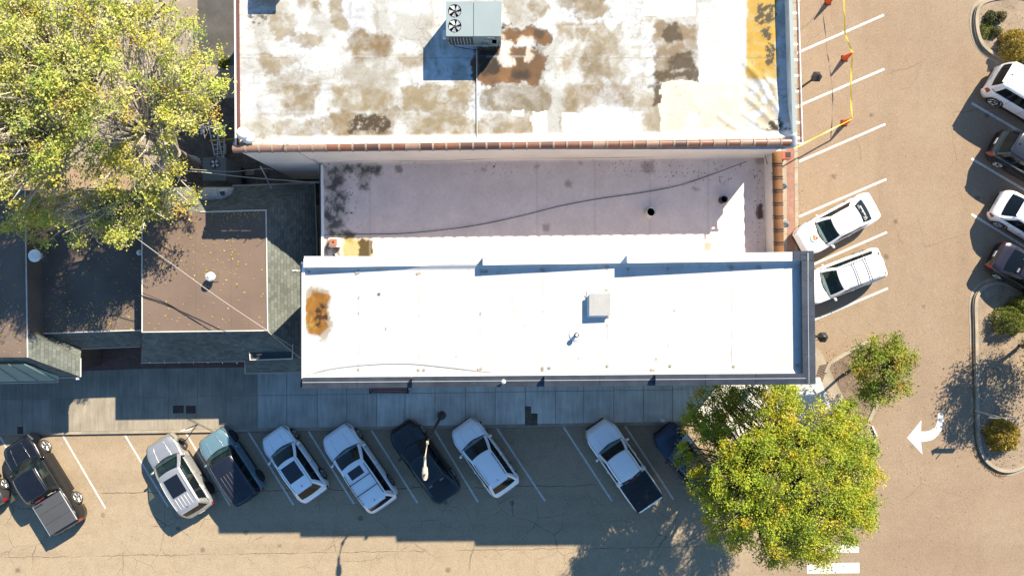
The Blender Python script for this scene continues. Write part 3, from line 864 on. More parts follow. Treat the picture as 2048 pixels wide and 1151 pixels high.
# west edge
w0, w1 = P(466.5, -220, NT - .1), P(470, 292, NT - .1)
MB().prism([w0, w1, w1 + Vector((.05, 0, 0)), w0 + Vector((.05, 0, 0))], NZ - .3, NT - .10).build('edge_strip', M['white'], NB)
MB().prism([w0 + Vector((.05, 0, 0)), w1 + Vector((.05, 0, 0)), w1 + Vector((.10, 0, 0)), w0 + Vector((.10, 0, 0))], NZ - .3, NT - .16).build('edge_gutter', M['redtrim'], NB)
# glazed tile coping on the south wall: one tile after the other, each with its collar
a, b = P(464, 297, NT), P(1590, 283.5, NT)
d = (b - a).normalized(); nrm = Vector((-d.y, d.x, 0))
nt_ = 42
seg = (b - a).length / nt_
def barrel(p, q, r, hh, n=9):
    v, f = [], []
    for e in (p, q):
        for k in range(n + 1):
            t = math.pi * k / n
            v.append(e + nrm * (r * math.cos(t)) + Vector((0, 0, hh * math.sin(t))))
    for k in range(n):
        f.append((k, k + 1, n + 2 + k, n + 1 + k))
    f += [tuple(range(n + 1))[::-1], tuple(range(n + 1, 2 * n + 2))]
    return v, f
rs = random.Random(9)
for i in range(nt_):
    p, q = a + d * (seg * i + .012), a + d * (seg * (i + 1) - .012)
    p.z = q.z = NT - .12 + rs.uniform(-.008, .008)
    m = M['tile3'] if i < 5 else rs.choice([M['tile'], M['tile'], M['tile2'], M['tile2'], M['tile3']])
    v, f = barrel(p, q, .165, .15)
    t = mk('coping_tile', v, f, m, NB, smooth=False)
    p2, q2 = a + d * (seg * (i + 1) - .05), a + d * (seg * (i + 1) + .035)
    p2.z = q2.z = NT - .12
    v, f = barrel(p2, q2, .19, .175)
    mk('collar', v, f, M['mortar'], NB)

# ------------------------------------------------------------------ middle building: low roof between the two
MBD = root('low_roof_building', 'narrow low building with a pale pinkish roof between two taller ones', 'building', P(1080, 420, 0))
MZ = 4.83
MB().prism([P(646, 318, MZ), P(646, 545, MZ), P(1529, 545, MZ), P(1529, 318, MZ)], 0, MZ - .05).build('wall', M['wallbuff'], MBD)
def mcol(gx, gy):
    col = np.broadcast_to(A((0.60, 0.52, 0.49)), gx.shape + (3,)).copy()
    nf = fbm(gx / 5, gy / 5, 3)
    nb = fbm(gx / 30, gy / 30, 5)
    col = col * (.86 + .26 * nb)[..., None]
    col = over(col, (.52, .45, .44), sstep(.55, .7, fbm(gx / 6, gy / 6, 6)) * .28)
    yy = gy + (gx - 650) * .0135
    # mould in the west corner
    m = np.maximum(rr(gx, gy, 646, 330, 690, 512, 14, 16, 22, 20), rr(gx, gy, 660, 328, 765, 352, 9, 10, 14, 21))
    m = np.maximum(m, rr(gx, gy, 716, 345, 742, 380, 9, 10, 14, 22))
    k = m * sstep(.36, .62, fbm(gx / 12, gy / 12, 23))
    col = over(col, (.26, .24, .20), m * .6)
    col = over(col, (.045, .04, .032), k * .85)
    col = over(col, (.03, .026, .02), rr(gx, gy, 690, 458, 708, 484, 6, 8, 9, 24, 5) * .85)
    col = over(col, (.12, .105, .09), rr(gx, gy, 790, 330, 806, 348, 5, 6, 9, 25, 5) * .7)
    for i, (x, y, r) in enumerate(((1138, 368, 8), (1092, 454, 9), (1296, 333, 13), (1520, 318, 12), (967, 338, 6), (1075, 335, 5), (1160, 327, 5), (1392, 378, 6))):
        col = over(col, (.22, .17, .14), rr(gx, gy, x - r, y - r, x + r, y + r, 6, 6, 8, 30 + i, 5) * .65)
    # debris flecks
    sp = sstep(.78, .80, fbm(gx / 2.9, gy / 2.3, 27, 2))
    zone = np.maximum(sstep(368, 345, yy) * .9 * sstep(.42, .58, fbm(gx / 60, gy / 30, 35)), rr(gx, gy, 650, 330, 725, 470, 18, 12, 14, 29))
    zone = np.maximum(zone, rr(gx, gy, 1310, 320, 1470, 372, 15, 10, 20, 36))
    zone = np.maximum(zone, rr(gx, gy, 1505, 330, 1530, 500, 8, 4, 20, 37))
    col = over(col, (.035, .028, .022), sp * zone)
    # yellow pool stain with a muddy middle
    col = over(col, lit(232, 196, 92), rr(gx, gy, 684, 476, 746, 520, 6, 6, 12, 40) * .8)
    col = over(col, lit(96, 78, 36), rr(gx, gy, 716, 478, 746, 518, 3, 7, 9, 41, 7) * .95)
    col = over(col, (.055, .03, .014), rr(gx, gy, 1512, 408, 1526, 438, 4, 5, 6, 42, 4) * .95)
    col = over(col, lit(220, 180, 140), rr(gx, gy, 1408, 485, 1424, 502, 4, 4, 8, 44) * .7)
    # sheet seams
    for x in (740, 1074, 1190, 1300, 1416, 1515):
        col = over(col, (.36, .31, .29), (1 - sstep(.5, 2.0, np.abs(gx - x))) * .35)
    return np.clip(col * (.95 + .1 * nf)[..., None], .01, .78)
def mz(gx, gy):
    yy = gy + (gx - 650) * .0135
    z = np.full(gx.shape, MZ) + .012 * fbm(gx / 25, gy / 25, 8)
    z += .22 * sstep(332, 316, yy) ** 1.3
    return z
grid_obj('roof_membrane', np.arange(647, 1532, 2.0), np.arange(302, 540, 2.0), mz, mcol, M['mroof'], MBD, zsurvey=MZ)
p0, p1 = P(645.5, 328, MZ + .12), P(647.5, 520, MZ + .12)
MB().prism([p0, p1, p1 - Vector((.11, 0, 0)), p0 - Vector((.11, 0, 0))], MZ - .5, MZ + .10).build('edge_flashing', M['white'], MBD)
MB().prism([p0 - Vector((.11, 0, 0)), p1 - Vector((.11, 0, 0)), p1 - Vector((.19, 0, 0)), p0 - Vector((.19, 0, 0))], MZ - .12, MZ + .04).build('gutter', M['acdark'], MBD)
# east parapet with its bronze barrel coping
MC = 6.05
a, b = P(1556, 302, MC), P(1560, 512, MC)
d = (b - a).normalized(); nrm = Vector((-d.y, d.x, 0))
a2 = a - d * .45
MB().prism([a2 - nrm * .20, b - nrm * .20, b + nrm * .20, a2 + nrm * .20], 0, MC - .14).build('parapet', M['wallwhite'], MBD)
nt_ = 8
seg = (b - a).length / nt_
for i in range(nt_):
    p, q = a + d * (seg * i + .01), a + d * (seg * (i + 1) - .01)
    p.z = q.z = MC - .14
    v, f = barrel(p, q, .235, .17, 10)
    mk('coping_tile', v, f, M['bronze'], MBD)
    if i < nt_ - 1:
        for off in (-.05, .06):
            p2, q2 = a + d * (seg * (i + 1) + off - .022), a + d * (seg * (i + 1) + off + .022)
            p2.z = q2.z = MC - .14
            v, f = barrel(p2, q2, .262, .195, 10)
            mk('collar', v, f, M['bronzecollar'], MBD)

# ------------------------------------------------------------------ south building: white membrane roof, slate coping
SB = root('white_roof_building', 'long narrow building with a clean white membrane roof and slate grey coping', 'building', P(1110, 640, 0))
def zr(px):
    return 8.38 + 0.80 * (px - 608) / 982.0
def yno(x): return 526.2 - .01347 * x
def yso(x): return 781.2 - .0083 * x
MB().prism([P(606.5, 521, 8.45), P(606.5, 770, 8.45), P(1604, 758, 8.45), P(1602, 509, 8.45)], 0, 8.30).build('wall', M['wallbuff'], SB)
def scol(gx, gy):
    col = np.broadcast_to(A((0.47, 0.468, 0.457)), gx.shape + (3,)).copy()
    col = col * (.965 + .06 * fbm(gx / 30, gy / 30, 2))[..., None]
    col = over(col, (.335, .328, .31), sstep(.50, .72, fbm(gx / 30, gy / 30, 3)) * .38)
    col = over(col, (.30, .285, .26), sstep(.62, .72, fbm(gx / 9, gy / 9, 33)) * .30 * sstep(.45, .6, fbm(gx / 60, gy / 60, 34)))
    tide = np.abs(fbm(gx / 45, gy / 45, 35, 3) - .5)
    col = over(col, (.31, .295, .265), (1 - sstep(.003, .012, tide)) * .35 * sstep(.5, .62, fbm(gx / 80, gy / 80, 36)))
    col = over(col, lit(214, 190, 150), rr(gx, gy, 606, 574, 662, 676, 8, 8, 16, 9, 28) * .5)
    m = rr(gx, gy, 611, 580, 658, 671, 4.5, 11, 20, 10, 23)
    col = over(col, lit(206, 180, 146), rr(gx, gy, 606, 573, 664, 678, 4, 16, 26, 10, 26) * .75)
    rust = A(lit(196, 128, 36)) * (.55 + .8 * fbm(gx / 9, gy / 9, 14))[..., None]
    col = col * (1 - (m * .95)[..., None]) + rust * (m * .95)[..., None]
    col = over(col, lit(92, 66, 28), rr(gx, gy, 630, 606, 656, 654, 4, 9, 8, 13, 8) * sstep(.42, .56, fbm(gx / 6, gy / 6, 15)))
    col = over(col, lit(220, 184, 84), rr(gx, gy, 616, 630, 634, 656, 4, 6, 7, 16, 5) * sstep(.45, .6, fbm(gx / 5, gy / 5, 17)) * .9)
    col = over(col, (.07, .05, .03), rr(gx, gy, 753.5, 584, 761.5, 592, 1.2, 1.6, 4, 18, 3.8) * .95)
    for x in (717, 837, 960, 1085, 1215, 1335, 1463):
        col = over(col, (.30, .285, .255), (1 - sstep(.5, 2.6, np.abs(gx - x))) * (.12 + .42 * sstep(.45, .65, fbm(gx / 8, gy / 14, 20))))
    for i, (x, y) in enumerate(((717, 626), (960, 627), (1085, 622), (718, 595), (837, 630), (912, 713), (1158, 717), (770, 658), (1312, 718), (1348, 622), (1213, 650), (1335, 690))):
        col = over(col, lit(120, 96, 60), rr(gx, gy, x - 2, y - 3, x + 2, y + 3, 1.5, 2, 4, 21 + i, 1.5) * .7)
    return np.clip(col, .01, .82)
seams = [608, 717, 837, 960, 1085, 1215, 1335, 1463, 1606]
for i in range(len(seams) - 1):
    x0, x1 = seams[i], seams[i + 1]
    st = 2.0 if i == 0 else 3.0
    X = np.append(np.arange(x0, x1, st), x1 + (1.2 if i < len(seams) - 2 else 0))
    def zf(gx, gy, i=i, x0=x0, x1=x1):
        z = 8.38 + 0.80 * (gx - 608) / 982.0 + .003 * (i % 2) + .010 * fbm(gx / 40, gy / 40, i)
        yn = 526.2 - .01347 * gx + 15
        z = z + .12 * sstep(10, 0, gy - yn)
        z = z + .07 * sstep(8, 0, (781.2 - .0083 * gx - 22) - gy)
        return z
    grid_obj('membrane_sheet', X, np.arange(512, 768, st), zf, scol, M['tpo'], SB)
# stepped north parapet
for (x0, x1, zt) in ((607, 965.5, 8.70), (965.5, 1255, 9.10), (1255, 1606, 9.45)):
    pts = [(x0, yno(x0)), (x1, yno(x1)), (x1, yno(x1) + 15.5), (x0, yno(x0) + 15.5)]
    prism('north_parapet', pts, 8.0, zt - .03, M['white'], SB)
    xs_ = [x0 + (x1 - x0) * k / 3 for k in range(4)]
    for k in range(3):
        u, w = xs_[k] + .3, xs_[k + 1] - .3
        v = [P(u, yno(u) - 1, zt), P(w, yno(w) - 1, zt), P(w, yno(w) + 16.5, zt), P(u, yno(u) + 16.5, zt)]
        MB().prism(v, zt - .03, zt).build('cap_flashing', M['white'], SB)
# stepped south parapet with two-row slate coping
for (x0, x1, zt) in ((604, 823.5, 8.67), (823.5, 1088.5, 8.93), (1088.5, 1311, 9.26), (1311, 1612, 9.55)):
    pts = [(x0, yso(x0) - 20), (x1, yso(x1) - 20), (x1, yso(x1) - 1.5), (x0, yso(x0) - 1.5)]
    prism('south_parapet', pts, 7.4, zt - .05, M['slate'], SB)
    n = max(2, round((x1 - x0) / 110))
    for k in range(n):
        u, w = x0 + (x1 - x0) * k / n + .35, x0 + (x1 - x0) * (k + 1) / n - .35
        for (o0, o1, dz0, dz1) in ((-21.5, -12.6, .0, .0), (-11.8, 0.5, -.004, -.05)):
            tq = [P(u, yso(u) + o0, zt), P(w, yso(w) + o0, zt), P(w, yso(w) + o1, zt), P(u, yso(u) + o1, zt)]
            top = [Vector((q.x, q.y, zt + (dz0 if j < 2 else dz1))) for j, q in enumerate(tq)]
            bot = [Vector((q.x, q.y, zt - .10)) for q in tq]
            mk('coping_panel', bot + top, [(0, 1, 2, 3), (7, 6, 5, 4), (0, 4, 5, 1), (1, 5, 6, 2), (2, 6, 7, 3), (3, 7, 4, 0)], M['slate'], SB)
    v0 = [P(x0 + .5, yso(x0) - 12.9, zt), P(x1 - .5, yso(x1) - 12.9, zt), P(x1 - .5, yso(x1) - 11.5, zt), P(x0 + .5, yso(x0) - 11.5, zt)]
    MB().prism(v0, zt - .08, zt - .001).build('coping_joint', M['joint'], SB)
    c0 = P(x0, yso(x0) - 10, zt)
# east parapet
ZE = 9.50
prism('east_parapet', [(1611, 518), (1627, 517), (1629, 766), (1613, 767)], 7.4, ZE - .05, M['slate'], SB)
for (y0, y1) in ((521, 560), (560.6, 632), (632.6, 708), (708.6, 768)):
    for (o0, o1, dz1) in ((1604.5, 1616.3, 0.0), (1617.3, 1631, -.05)):
        f = lambda y: (y - 640) * .012
        tq = [P(o0 + f(y0), y0, ZE), P(o0 + f(y1), y1, ZE), P(o1 + f(y1), y1, ZE), P(o1 + f(y0), y0, ZE)]
        top = [Vector((q.x, q.y, ZE + (0 if j < 2 else dz1))) for j, q in enumerate(tq)]
        bot = [Vector((q.x, q.y, ZE - .12)) for q in tq]
        mk('coping_panel', bot + top, [(3, 2, 1, 0), (4, 5, 6, 7), (1, 5, 4, 0), (2, 6, 5, 1), (3, 7, 6, 2), (0, 4, 7, 3)], M['slate'], SB)
prism('coping_joint', [(1615.2, 505), (1616.8, 505), (1618.6, 767), (1617.0, 767)], ZE - .1, ZE - .002, M['joint'], SB)
for q in ([(1587, 502), (1600, 501.8), (1600, 519.6), (1587, 520)], [(1600.7, 501.8), (1613.8, 501.5), (1613.8, 509), (1600.7, 509)], [(1600.7, 509.8), (1613.8, 509.8), (1613.8, 520), (1600.7, 520)], [(1614.6, 501.5), (1627, 501), (1627.4, 520), (1614.6, 520)]):
    prism('coping_panel', q, ZE - .14, ZE - .006, M['slate'], SB)
prism('corner_pier', [(1588, 503), (1626, 502), (1626, 519), (1588, 519)], 7.4, ZE - .12, M['slate'], SB)
# west rim
prism('west_rim', [(603.4, 524), (609.0, 524), (609.0, 756), (603.4, 757)], 8.0, 8.50, M['white'], SB)
prism('west_gutter', [(600.6, 526), (603.0, 526), (603.0, 774), (600.6, 774)], 8.05, 8.40, M['acdark'], SB)
rs = random.Random(5)
for (x, y) in ((596, 541), (618, 543), (715, 545), (837, 546), (963, 543), (971, 543), (1085, 540), (1215, 535), (1212, 532), (1256, 538), (1335, 537), (1463, 535), (1518, 534), (717, 738), (837, 739), (848, 739), (960, 737), (1085, 735), (1085, 739), (1099, 735), (1215, 731), (1305, 740), (1341, 731), (1468, 732), (1594, 730), (1213, 580), (1216, 633), (1175, 592)):
    if x < 606:
        continue
    z = zr(x) + .02
    c = P(x, y, z)
    MB().box((c.x, c.y, z + .006), (.10 if rs.random() < .7 else .2, .10, .012), rs.uniform(-.4, .4)).build('patch_plate', M['wood'], SB)

# ------------------------------------------------------------------ west row: low shops with shingled skirts
def tri_strip(name, A_, B_, mat_, parent):
    """quads between two point lists given as (px, py, z)"""
    a = [P(*p) for p in A_]
    b = [P(*p) for p in B_]
    n = len(a)
    v = a + b
    f = [(i, n + i, n + i + 1, i + 1) for i in range(n - 1)]
    cx = (v[1] - v[0]).cross(v[n] - v[0])
    if cx.z < 0:
        f = f
    else:
        f = [q[::-1] for q in f]
    o = mk(name, v, f, mat_, parent)
    return o
def bar3(name, pts, w, h, mat_, parent, n=4):
    return MB().tube([P(*p) for p in pts], w, n).build(name, mat_, parent)

WR = root('shingle_skirt_building', 'low shop with a sunlit brown flat roof, dark shingled skirt and fallen yellow leaves', 'building', P(420, 560, 0))
WZ = 4.85
MB().prism([P(285, 400, WZ), P(285, 640, WZ), P(560, 640, WZ), P(560, 400, WZ)], 0, 3.2).build('wall', M['wallbuff'], WR)
prism('flat_roof', [(284, 424), (531, 420), (534, 661), (284, 664)], 3.2, WZ, M['brownroof'], WR)
for k in range(7):     # lapped sheets of the roof felt
    x0, x1 = 284 + k * 35.6 + .5, 284 + (k + 1) * 35.6
    z = WZ + .004 + .004 * (k % 2)
    v = [P(x0, 424, z), P(x1, 423, z), P(min(x1, 533), 661, z), P(x0, 663.5, z)]
    mk('felt_sheet', v, [(3, 2, 1, 0)], M['brownroof'], WR)
tri_strip('east_skirt', [(531, 420, WZ), (534, 661, WZ)], [(629, 368, 3.2), (634, 742, 2.65)], M['shingle_y'], WR)
tri_strip('north_skirt', [(300, 424, WZ), (531, 420, WZ)], [(300, 376, 3.2), (629, 368, 3.2)], M['shingle_x'], WR)
tri_strip('south_skirt', [(284, 664, WZ), (490, 661.5, WZ)], [(282, 724, 3.3), (490, 720.5, 3.3)], M['shingle_x'], WR)
tri_strip('south_skirt', [(490, 661.5, WZ), (534, 661, WZ)], [(490, 745, 2.65), (634, 742, 2.65)], M['shingle_x'], WR)
for nm, pts in (('edge_trim', [(284, 664, WZ + .02), (534, 661, WZ + .02)]), ('edge_trim', [(532, 420, WZ + .02), (535, 661, WZ + .02)]), ('edge_trim', [(400, 424, WZ + .02), (532, 420, WZ + .02)]), ('edge_trim', [(284, 424, WZ + .02), (284, 664, WZ + .02)])):
    bar3(nm, pts, .035, .03, M['trim'], WR)
for pts in ([(282, 725, 3.26), (490, 721.5, 3.26)], [(490, 721.5, 3.26), (490, 746, 2.62)], [(490, 746, 2.62), (606, 743, 2.62)], [(629, 367, 3.18), (633.5, 480, 3.05), (634, 742, 2.62)], [(465, 372.5, 3.18), (629, 367, 3.18)], [(534, 661, WZ), (634, 742, 2.68)]):
    bar3('gutter', pts, .035, .03, M['wire'], WR)
for i in range(7):
    bar3('gutter_hanger', [(300 + i * 29, 722, 3.34), (300 + i * 29, 726.5, 3.28)], .018, .02, M['trim'], WR)
# sunken equipment deck in the skirt
prism('deck', [(498, 690), (585, 687.5), (585, 716), (500, 719)], 2.8, 3.75, mat('deck_dark', (.045, .047, .05), .9), WR)
for pts in ([(498, 690, 3.78), (500, 719.5, 3.78)], [(500, 719.5, 3.78), (585, 716.5, 3.78)], [(585, 716.5, 3.78), (585, 687.5, 3.78)]):
    bar3('deck_rim', pts, .03, .03, M['trim'], WR)

ML = root('recessed_shop_building', 'low recessed shop with a leaf strewn dark flat roof in tree shade', 'building', P(180, 560, 0))
MLZ = 3.7
MB().prism([P(80, 400, MLZ), P(283, 400, MLZ), P(283, 650, MLZ), P(90, 650, MLZ)], 0, 2.7).build('wall', M['wallbuff'], ML)
prism('flat_roof', [(62, 380), (283, 380), (283, 660.5), (85, 666)], 2.7, MLZ, M['darkbrown'], ML)
for k in range(4):
    x0, x1 = 84 + k * 49.5, 84 + (k + 1) * 49.5 - .5
    z = MLZ + .004 + .004 * (k % 2)
    mk('felt_sheet', [P(x0, 382, z), P(x1, 382, z), P(x1, 662, z), P(x0, 663, z)], [(3, 2, 1, 0)], M['darkbrown'], ML)
tri_strip('south_skirt', [(85, 666.5, MLZ), (283, 660, MLZ)], [(163, 697, 2.75), (281, 691.5, 2.75)], M['shingle_x'], ML)
mk('valley_skirt', [P(85, 666.5, MLZ), P(162.5, 697, 2.75), P(161, 718, 3.34)], [(0, 1, 2)], M['shingle_x'], ML)
bar3('edge_trim', [(85, 666.5, MLZ + .02), (283, 660, MLZ + .02)], .035, .03, M['trim'], ML)
bar3('gutter', [(163, 697, 2.75), (281, 692, 2.72)], .035, .03, M['wire'], ML)

FL = root('corner_shop_building', 'dark roofed shop at the left edge with grey shingled hip and standing seam hood', 'building', P(20, 620, 0))
FZ = 4.85
MB().prism([P(-260, 380, FZ), P(52, 380, FZ), P(70, 700, FZ), P(-260, 700, FZ)], 0, 3.3).build('wall', M['wallbuff'], FL)
MB().prism([P(60, 690, 3.3), P(127, 700, 3.3), P(127, 744, 3.3), P(-260, 752, 3.3), P(-260, 690, 3.3)], 0, 3.28).build('shop_front', M['pavers'], FL)
prism('flat_roof', [(-260, 380), (50, 380), (55, 714), (-260, 714)], 3.3, FZ, M['darkbrown'], FL)
tri_strip('east_skirt', [(50, 380, FZ), (52.5, 560, FZ), (54, 664, FZ)], [(83, 380, MLZ - .05), (84, 560, MLZ - .05), (86, 668, MLZ - .05)], M['shingle_y'], FL)
tri_strip('east_skirt', [(54, 664, FZ), (55, 714, FZ)], [(161, 716, 3.33), (161, 753, 3.33)], M['shingle_y'], FL)
tri_strip('east_skirt', [(54, 664, FZ), (54.1, 664.5, FZ)], [(86, 668, MLZ - .05), (161, 716, 3.33)], M['shingle_y'], FL)
tri_strip('south_skirt', [(-260, 716, FZ), (55, 714, FZ)], [(-260, 760, 3.33), (161, 753, 3.33)], M['shingle_x'], FL)
bar3('ridge_trim', [(50, 380, FZ + .02), (55, 714, FZ + .02)], .035, .03, M['trim'], FL)
bar3('gutter', [(161, 716, 3.33), (161, 753, 3.33)], .04, .03, M['trim'], FL)
bar3('gutter', [(161, 753, 3.31), (116, 755, 3.31), (116, 763, 3.15), (-120, 768, 3.15)], .04, .03, M['wire'], FL)
bar3('downspout_head', [(152, 757, 3.3), (158, 757, 3.2)], .07, .03, M['white'], FL)
hood_t, hood_b = [(-200, 729), (48, 727.5)], [(-200, 767), (115, 761)]
tri_strip('hood_roof', [(hood_t[0][0], hood_t[0][1], 4.62), (48, 727.5, 4.62)], [(-200, 767, 3.2), (115, 761, 3.2)], M['seam'], FL)
for i in range(9):
    t = i / 8
    x0, x1 = -200 + 248 * t, -200 + 315 * t
    bar3('standing_seam', [(x0, 729 - 1.5 * t, 4.65), (x1, 767 - 6 * t, 3.24)], .022, .03, M['seam'], FL)
tri_strip('hood_side', [(48, 727.5, 4.62), (50, 727, 4.6)], [(115, 761, 3.2), (118, 752, 3.4)], M['seam'], FL)
# ------------------------------------------------------------------ cars
def interp(keys, t):
    for i in range(len(keys) - 1):
        if t <= keys[i + 1][0]:
            a, b = keys[i], keys[i + 1]
            u = (t - a[0]) / max(b[0] - a[0], 1e-9)
            u = u * u * (3 - 2 * u) * .5 + u * .5
            return a[1] + (b[1] - a[1]) * u
    return keys[-1][1]

KINDS = {
    'suv':   dict(H=1.70, xa=.265, xb=.42, xc=.875, xd=.95, belt=1.08, top=[(0, .62), (.012, .80), (.04, .93), (.12, 1.02), (.265, 1.08), (.5, 1.09), (.9, 1.10), (.95, 1.06), (.975, .96), (.992, .84), (1, .74)], roofw=.735, wf=.19, wr=.195, R=.36),
    'cross': dict(H=1.60, xa=.26, xb=.43, xc=.80, xd=.925, belt=1.00, top=[(0, .58), (.012, .74), (.04, .86), (.12, .95), (.26, 1.01), (.5, 1.02), (.88, 1.06), (.925, 1.02), (.965, .92), (.99, .82), (1, .70)], roofw=.71, wf=.19, wr=.19, R=.35),
    'boxy':  dict(H=1.74, xa=.27, xb=.385, xc=.945, xd=.985, belt=1.12, top=[(0, .68), (.010, .90), (.03, 1.03), (.12, 1.09), (.27, 1.13), (.5, 1.13), (.95, 1.13), (.985, 1.10), (.995, 1.0), (1, .86)], roofw=.79, wf=.185, wr=.19, R=.37),
    'sedan': dict(H=1.45, xa=.265, xb=.425, xc=.70, xd=.865, belt=.94, top=[(0, .54), (.012, .68), (.04, .79), (.12, .87), (.265, .95), (.5, .95), (.8, .99), (.93, 1.0), (.985, .95), (1, .76)], roofw=.70, wf=.19, wr=.20, R=.335),
    'truck': dict(H=1.80, xa=.245, xb=.345, xc=.585, xd=.625, belt=1.16, top=[(0, .68), (.008, .90), (.03, 1.05), (.1, 1.12), (.245, 1.17), (.5, 1.17), (.63, 1.17), (.97, 1.17), (.993, 1.12), (1, .95)], roofw=.76, wf=.18, wr=.22, R=.39),
}

def make_car(name, label, kind, cx, cy, front, L, W, paint, roofpaint=None, H_=None, group=None, rails=True, sunroof=None, bars=0,
             cover=None, seat=None, tint_front=False, rim=None, hood_lines=True, z0=0.0, cat='car', ribs=0, brightwork=None):
    K = KINDS[kind]
    Ht = H_ or K['H']
    fx, fy = front
    loc = P(cx, cy, 0.8)
    loc.z = z0
    ang = math.atan2(-fy, fx)
    r = root(name, label, cat, loc, ang, group)
    roofpaint = roofpaint or paint
    hw, hl = W / 2, L / 2
    X = lambda t: hl - t * L                        # t: 0 front .. 1 rear
    def wid(x, tipf=.60, tipr=.70):
        rF, rR = .85, .55
        d = hl - x
        if d < rF:
            return hw * (tipf + (1 - tipf) * math.sqrt(max(0, 1 - (1 - d / rF) ** 2)))
        d = x + hl
        if d < rR:
            return hw * (tipr + (1 - tipr) * math.sqrt(max(0, 1 - (1 - d / rR) ** 2)))
        return hw * (1.0 - .025 * abs(x / hl) ** 2)
    ztop = lambda x: interp(K['top'], (hl - x) / L)
    xF, xR, RW = X(K['wf']), X(1 - K['wr']), K['R']
    def zbot(x):
        z = .24
        d = min(hl - x, x + hl)
        if d < .5:
            z += .16 * (1 - d / .5) ** 1.5
        for xw in (xF, xR):
            q = (RW + .075) ** 2 - (x - xw) ** 2
            if q > 0:
                z = max(z, RW - .02 + math.sqrt(q))
        return z
    xa, xb, xc, xd = X(K['xa']), X(K['xb']), X(K['xc']), X(K['xd'])
    # stations
    e = [0, .008, .025, .05, .085, .13, .19, .26, .34, .43, .52]
    xs = [hl - d for d in e]
    mid = [hl - .6]
    while mid[-1] > -hl + .62:
        mid.append(mid[-1] - .07)
    xs += mid + [-hl + d for d in reversed(e)]
    cab0, cab1 = xa - .10, xd + .06
    sect = []
    for x in xs:
        w, zt, zb = wid(x), ztop(x), zbot(x)
        zt = max(zt, zb + .12)
        h = zt - zb
        incab = cab1 < x < cab0
        pts = [(0, min(zb, .30)), (.80 * w, min(zb, .30)), (.965 * w, zb), (1.0 * w, zb + .30 * h), (1.0 * w, zb + .56 * h), (.985 * w, zb + .78 * h), (.955 * w, zb + .92 * h), (.90 * w, zt - .008)]
        if incab:
            pts += [(.86 * w, .52), (.45 * w, .48), (0, .48)]
        else:
            cr = .022 if x > 0 else .012
            pts += [(.62 * w, zt + cr * .6), (.36 * w, zt + cr * 1.25 if x > xa else zt + cr), (0, zt + cr)]
        sect.append(pts)
    def ring(i):
        s = sect[i]
        return [(xs[i], y, z) for y, z in s] + [(xs[i], -y, z) for y, z in reversed(s[1:-1])]
    nr = len(ring(0))
    verts, faces, tub = [], [], []
    for i in range(len(xs)):
        verts += ring(i)
    for i in range(len(xs) - 1):
        for k in range(nr):
            k2 = (k + 1) % nr
            q = (i * nr + k, i * nr + k2, (i + 1) * nr + k2, (i + 1) * nr + k)
            kk = k if k < 10 else 19 - k
            inside = (cab1 < xs[i] < cab0 or cab1 < xs[i + 1] < cab0) and kk in (7, 8, 9)
            (tub if inside else faces).append(q)
    faces += [tuple(range(nr))[::-1], tuple((len(xs) - 1) * nr + k for k in range(nr))]
    def local(nm, v, f, m, parent=r, smooth=True):
        used = sorted({i for q in f for i in q})
        mp = {i: n for n, i in enumerate(used)}
        return mk(nm, [v[i] for i in used], [tuple(mp[i] for i in q) for q in f], m, parent, smooth, world=False)
    local('body', verts, faces, paint)
    local('cabin_floor', verts, tub, M['interior'], smooth=False)
    # patches lying on the body skin: lamps, grille, cladding
    def patch(nm, d0, d1, k0, k1, m, side, rear=False, lift=.008, parent=r):
        st = [i for i in range(len(xs)) if d0 <= ((xs[i] + hl) if rear else (hl - xs[i])) <= d1]
        v, f = [], []
        for i in st:
            for k in range(k0, k1 + 1):
                y, z = sect[i][k]
                nx = 0.6 if (hl - abs(xs[i])) < .1 else 0.0
                nx = -nx if rear else nx
                v.append((xs[i] + nx * lift, side * (y + lift), z + lift * .6))
        n = k1 - k0 + 1
        for a in range(len(st) - 1):
            for b in range(n - 1):
                f.append((a * n + b, a * n + b + 1, (a + 1) * n + b + 1, (a + 1) * n + b))
        if f:
            return mk(nm, v, f, m, parent, True, world=False)
    for s in (1, -1):
        patch('headlight', .02, .44, 5, 6, M['headl'], s)
        patch('taillight', .008, .20 if kind != 'truck' else .16, 4, 6, M['taill'], s, rear=True)
        patch('sill_trim', .95, L - .95, 2, 3, M['cartrim'], s, lift=.004)
    # bumper grille and rear plate
    zg0, zg1 = .34, ztop(hl) - .06
    gv = []
    for z in (zg0, zg1):
        for y in (-.62, -.3, 0, .3, .62):
            gv.append((hl + .012 - .03 * y * y, y * hw, z))
    mk('grille', gv, [(k, k + 1, k + 6, k + 5) for k in range(4)], M['cartrim'], r, world=False)
    MB().box((-hl - .012, 0, .72), (.02, .36, .14)).build('number_plate', M['plate'], r, world=False)
    MB().box((hl - .004, 0, .36), (.05, hw * 1.25, .10)).build('bumper_trim', M['cartrim'], r, world=False)
    MB().box((-hl + .002, 0, .42), (.05, hw * 1.3, .14)).build('bumper_trim', M['cartrim'], r, world=False)
    # ---------------- greenhouse: a grid shell with real openings
    Kc, Mc = 12, 22
    T = [0, .05, .36, .66, .93, 1.0]
    wr = hw * K['roofw']
    zroof = lambda x: Ht - .035 - .05 * abs((x - (xb + xc) / 2) / ((xb - xc) / 2 + 1e-6)) ** 2.2
    S = [j / Mc for j in range(Mc + 1)]
    S[1] = .035; S[Mc - 1] = .965
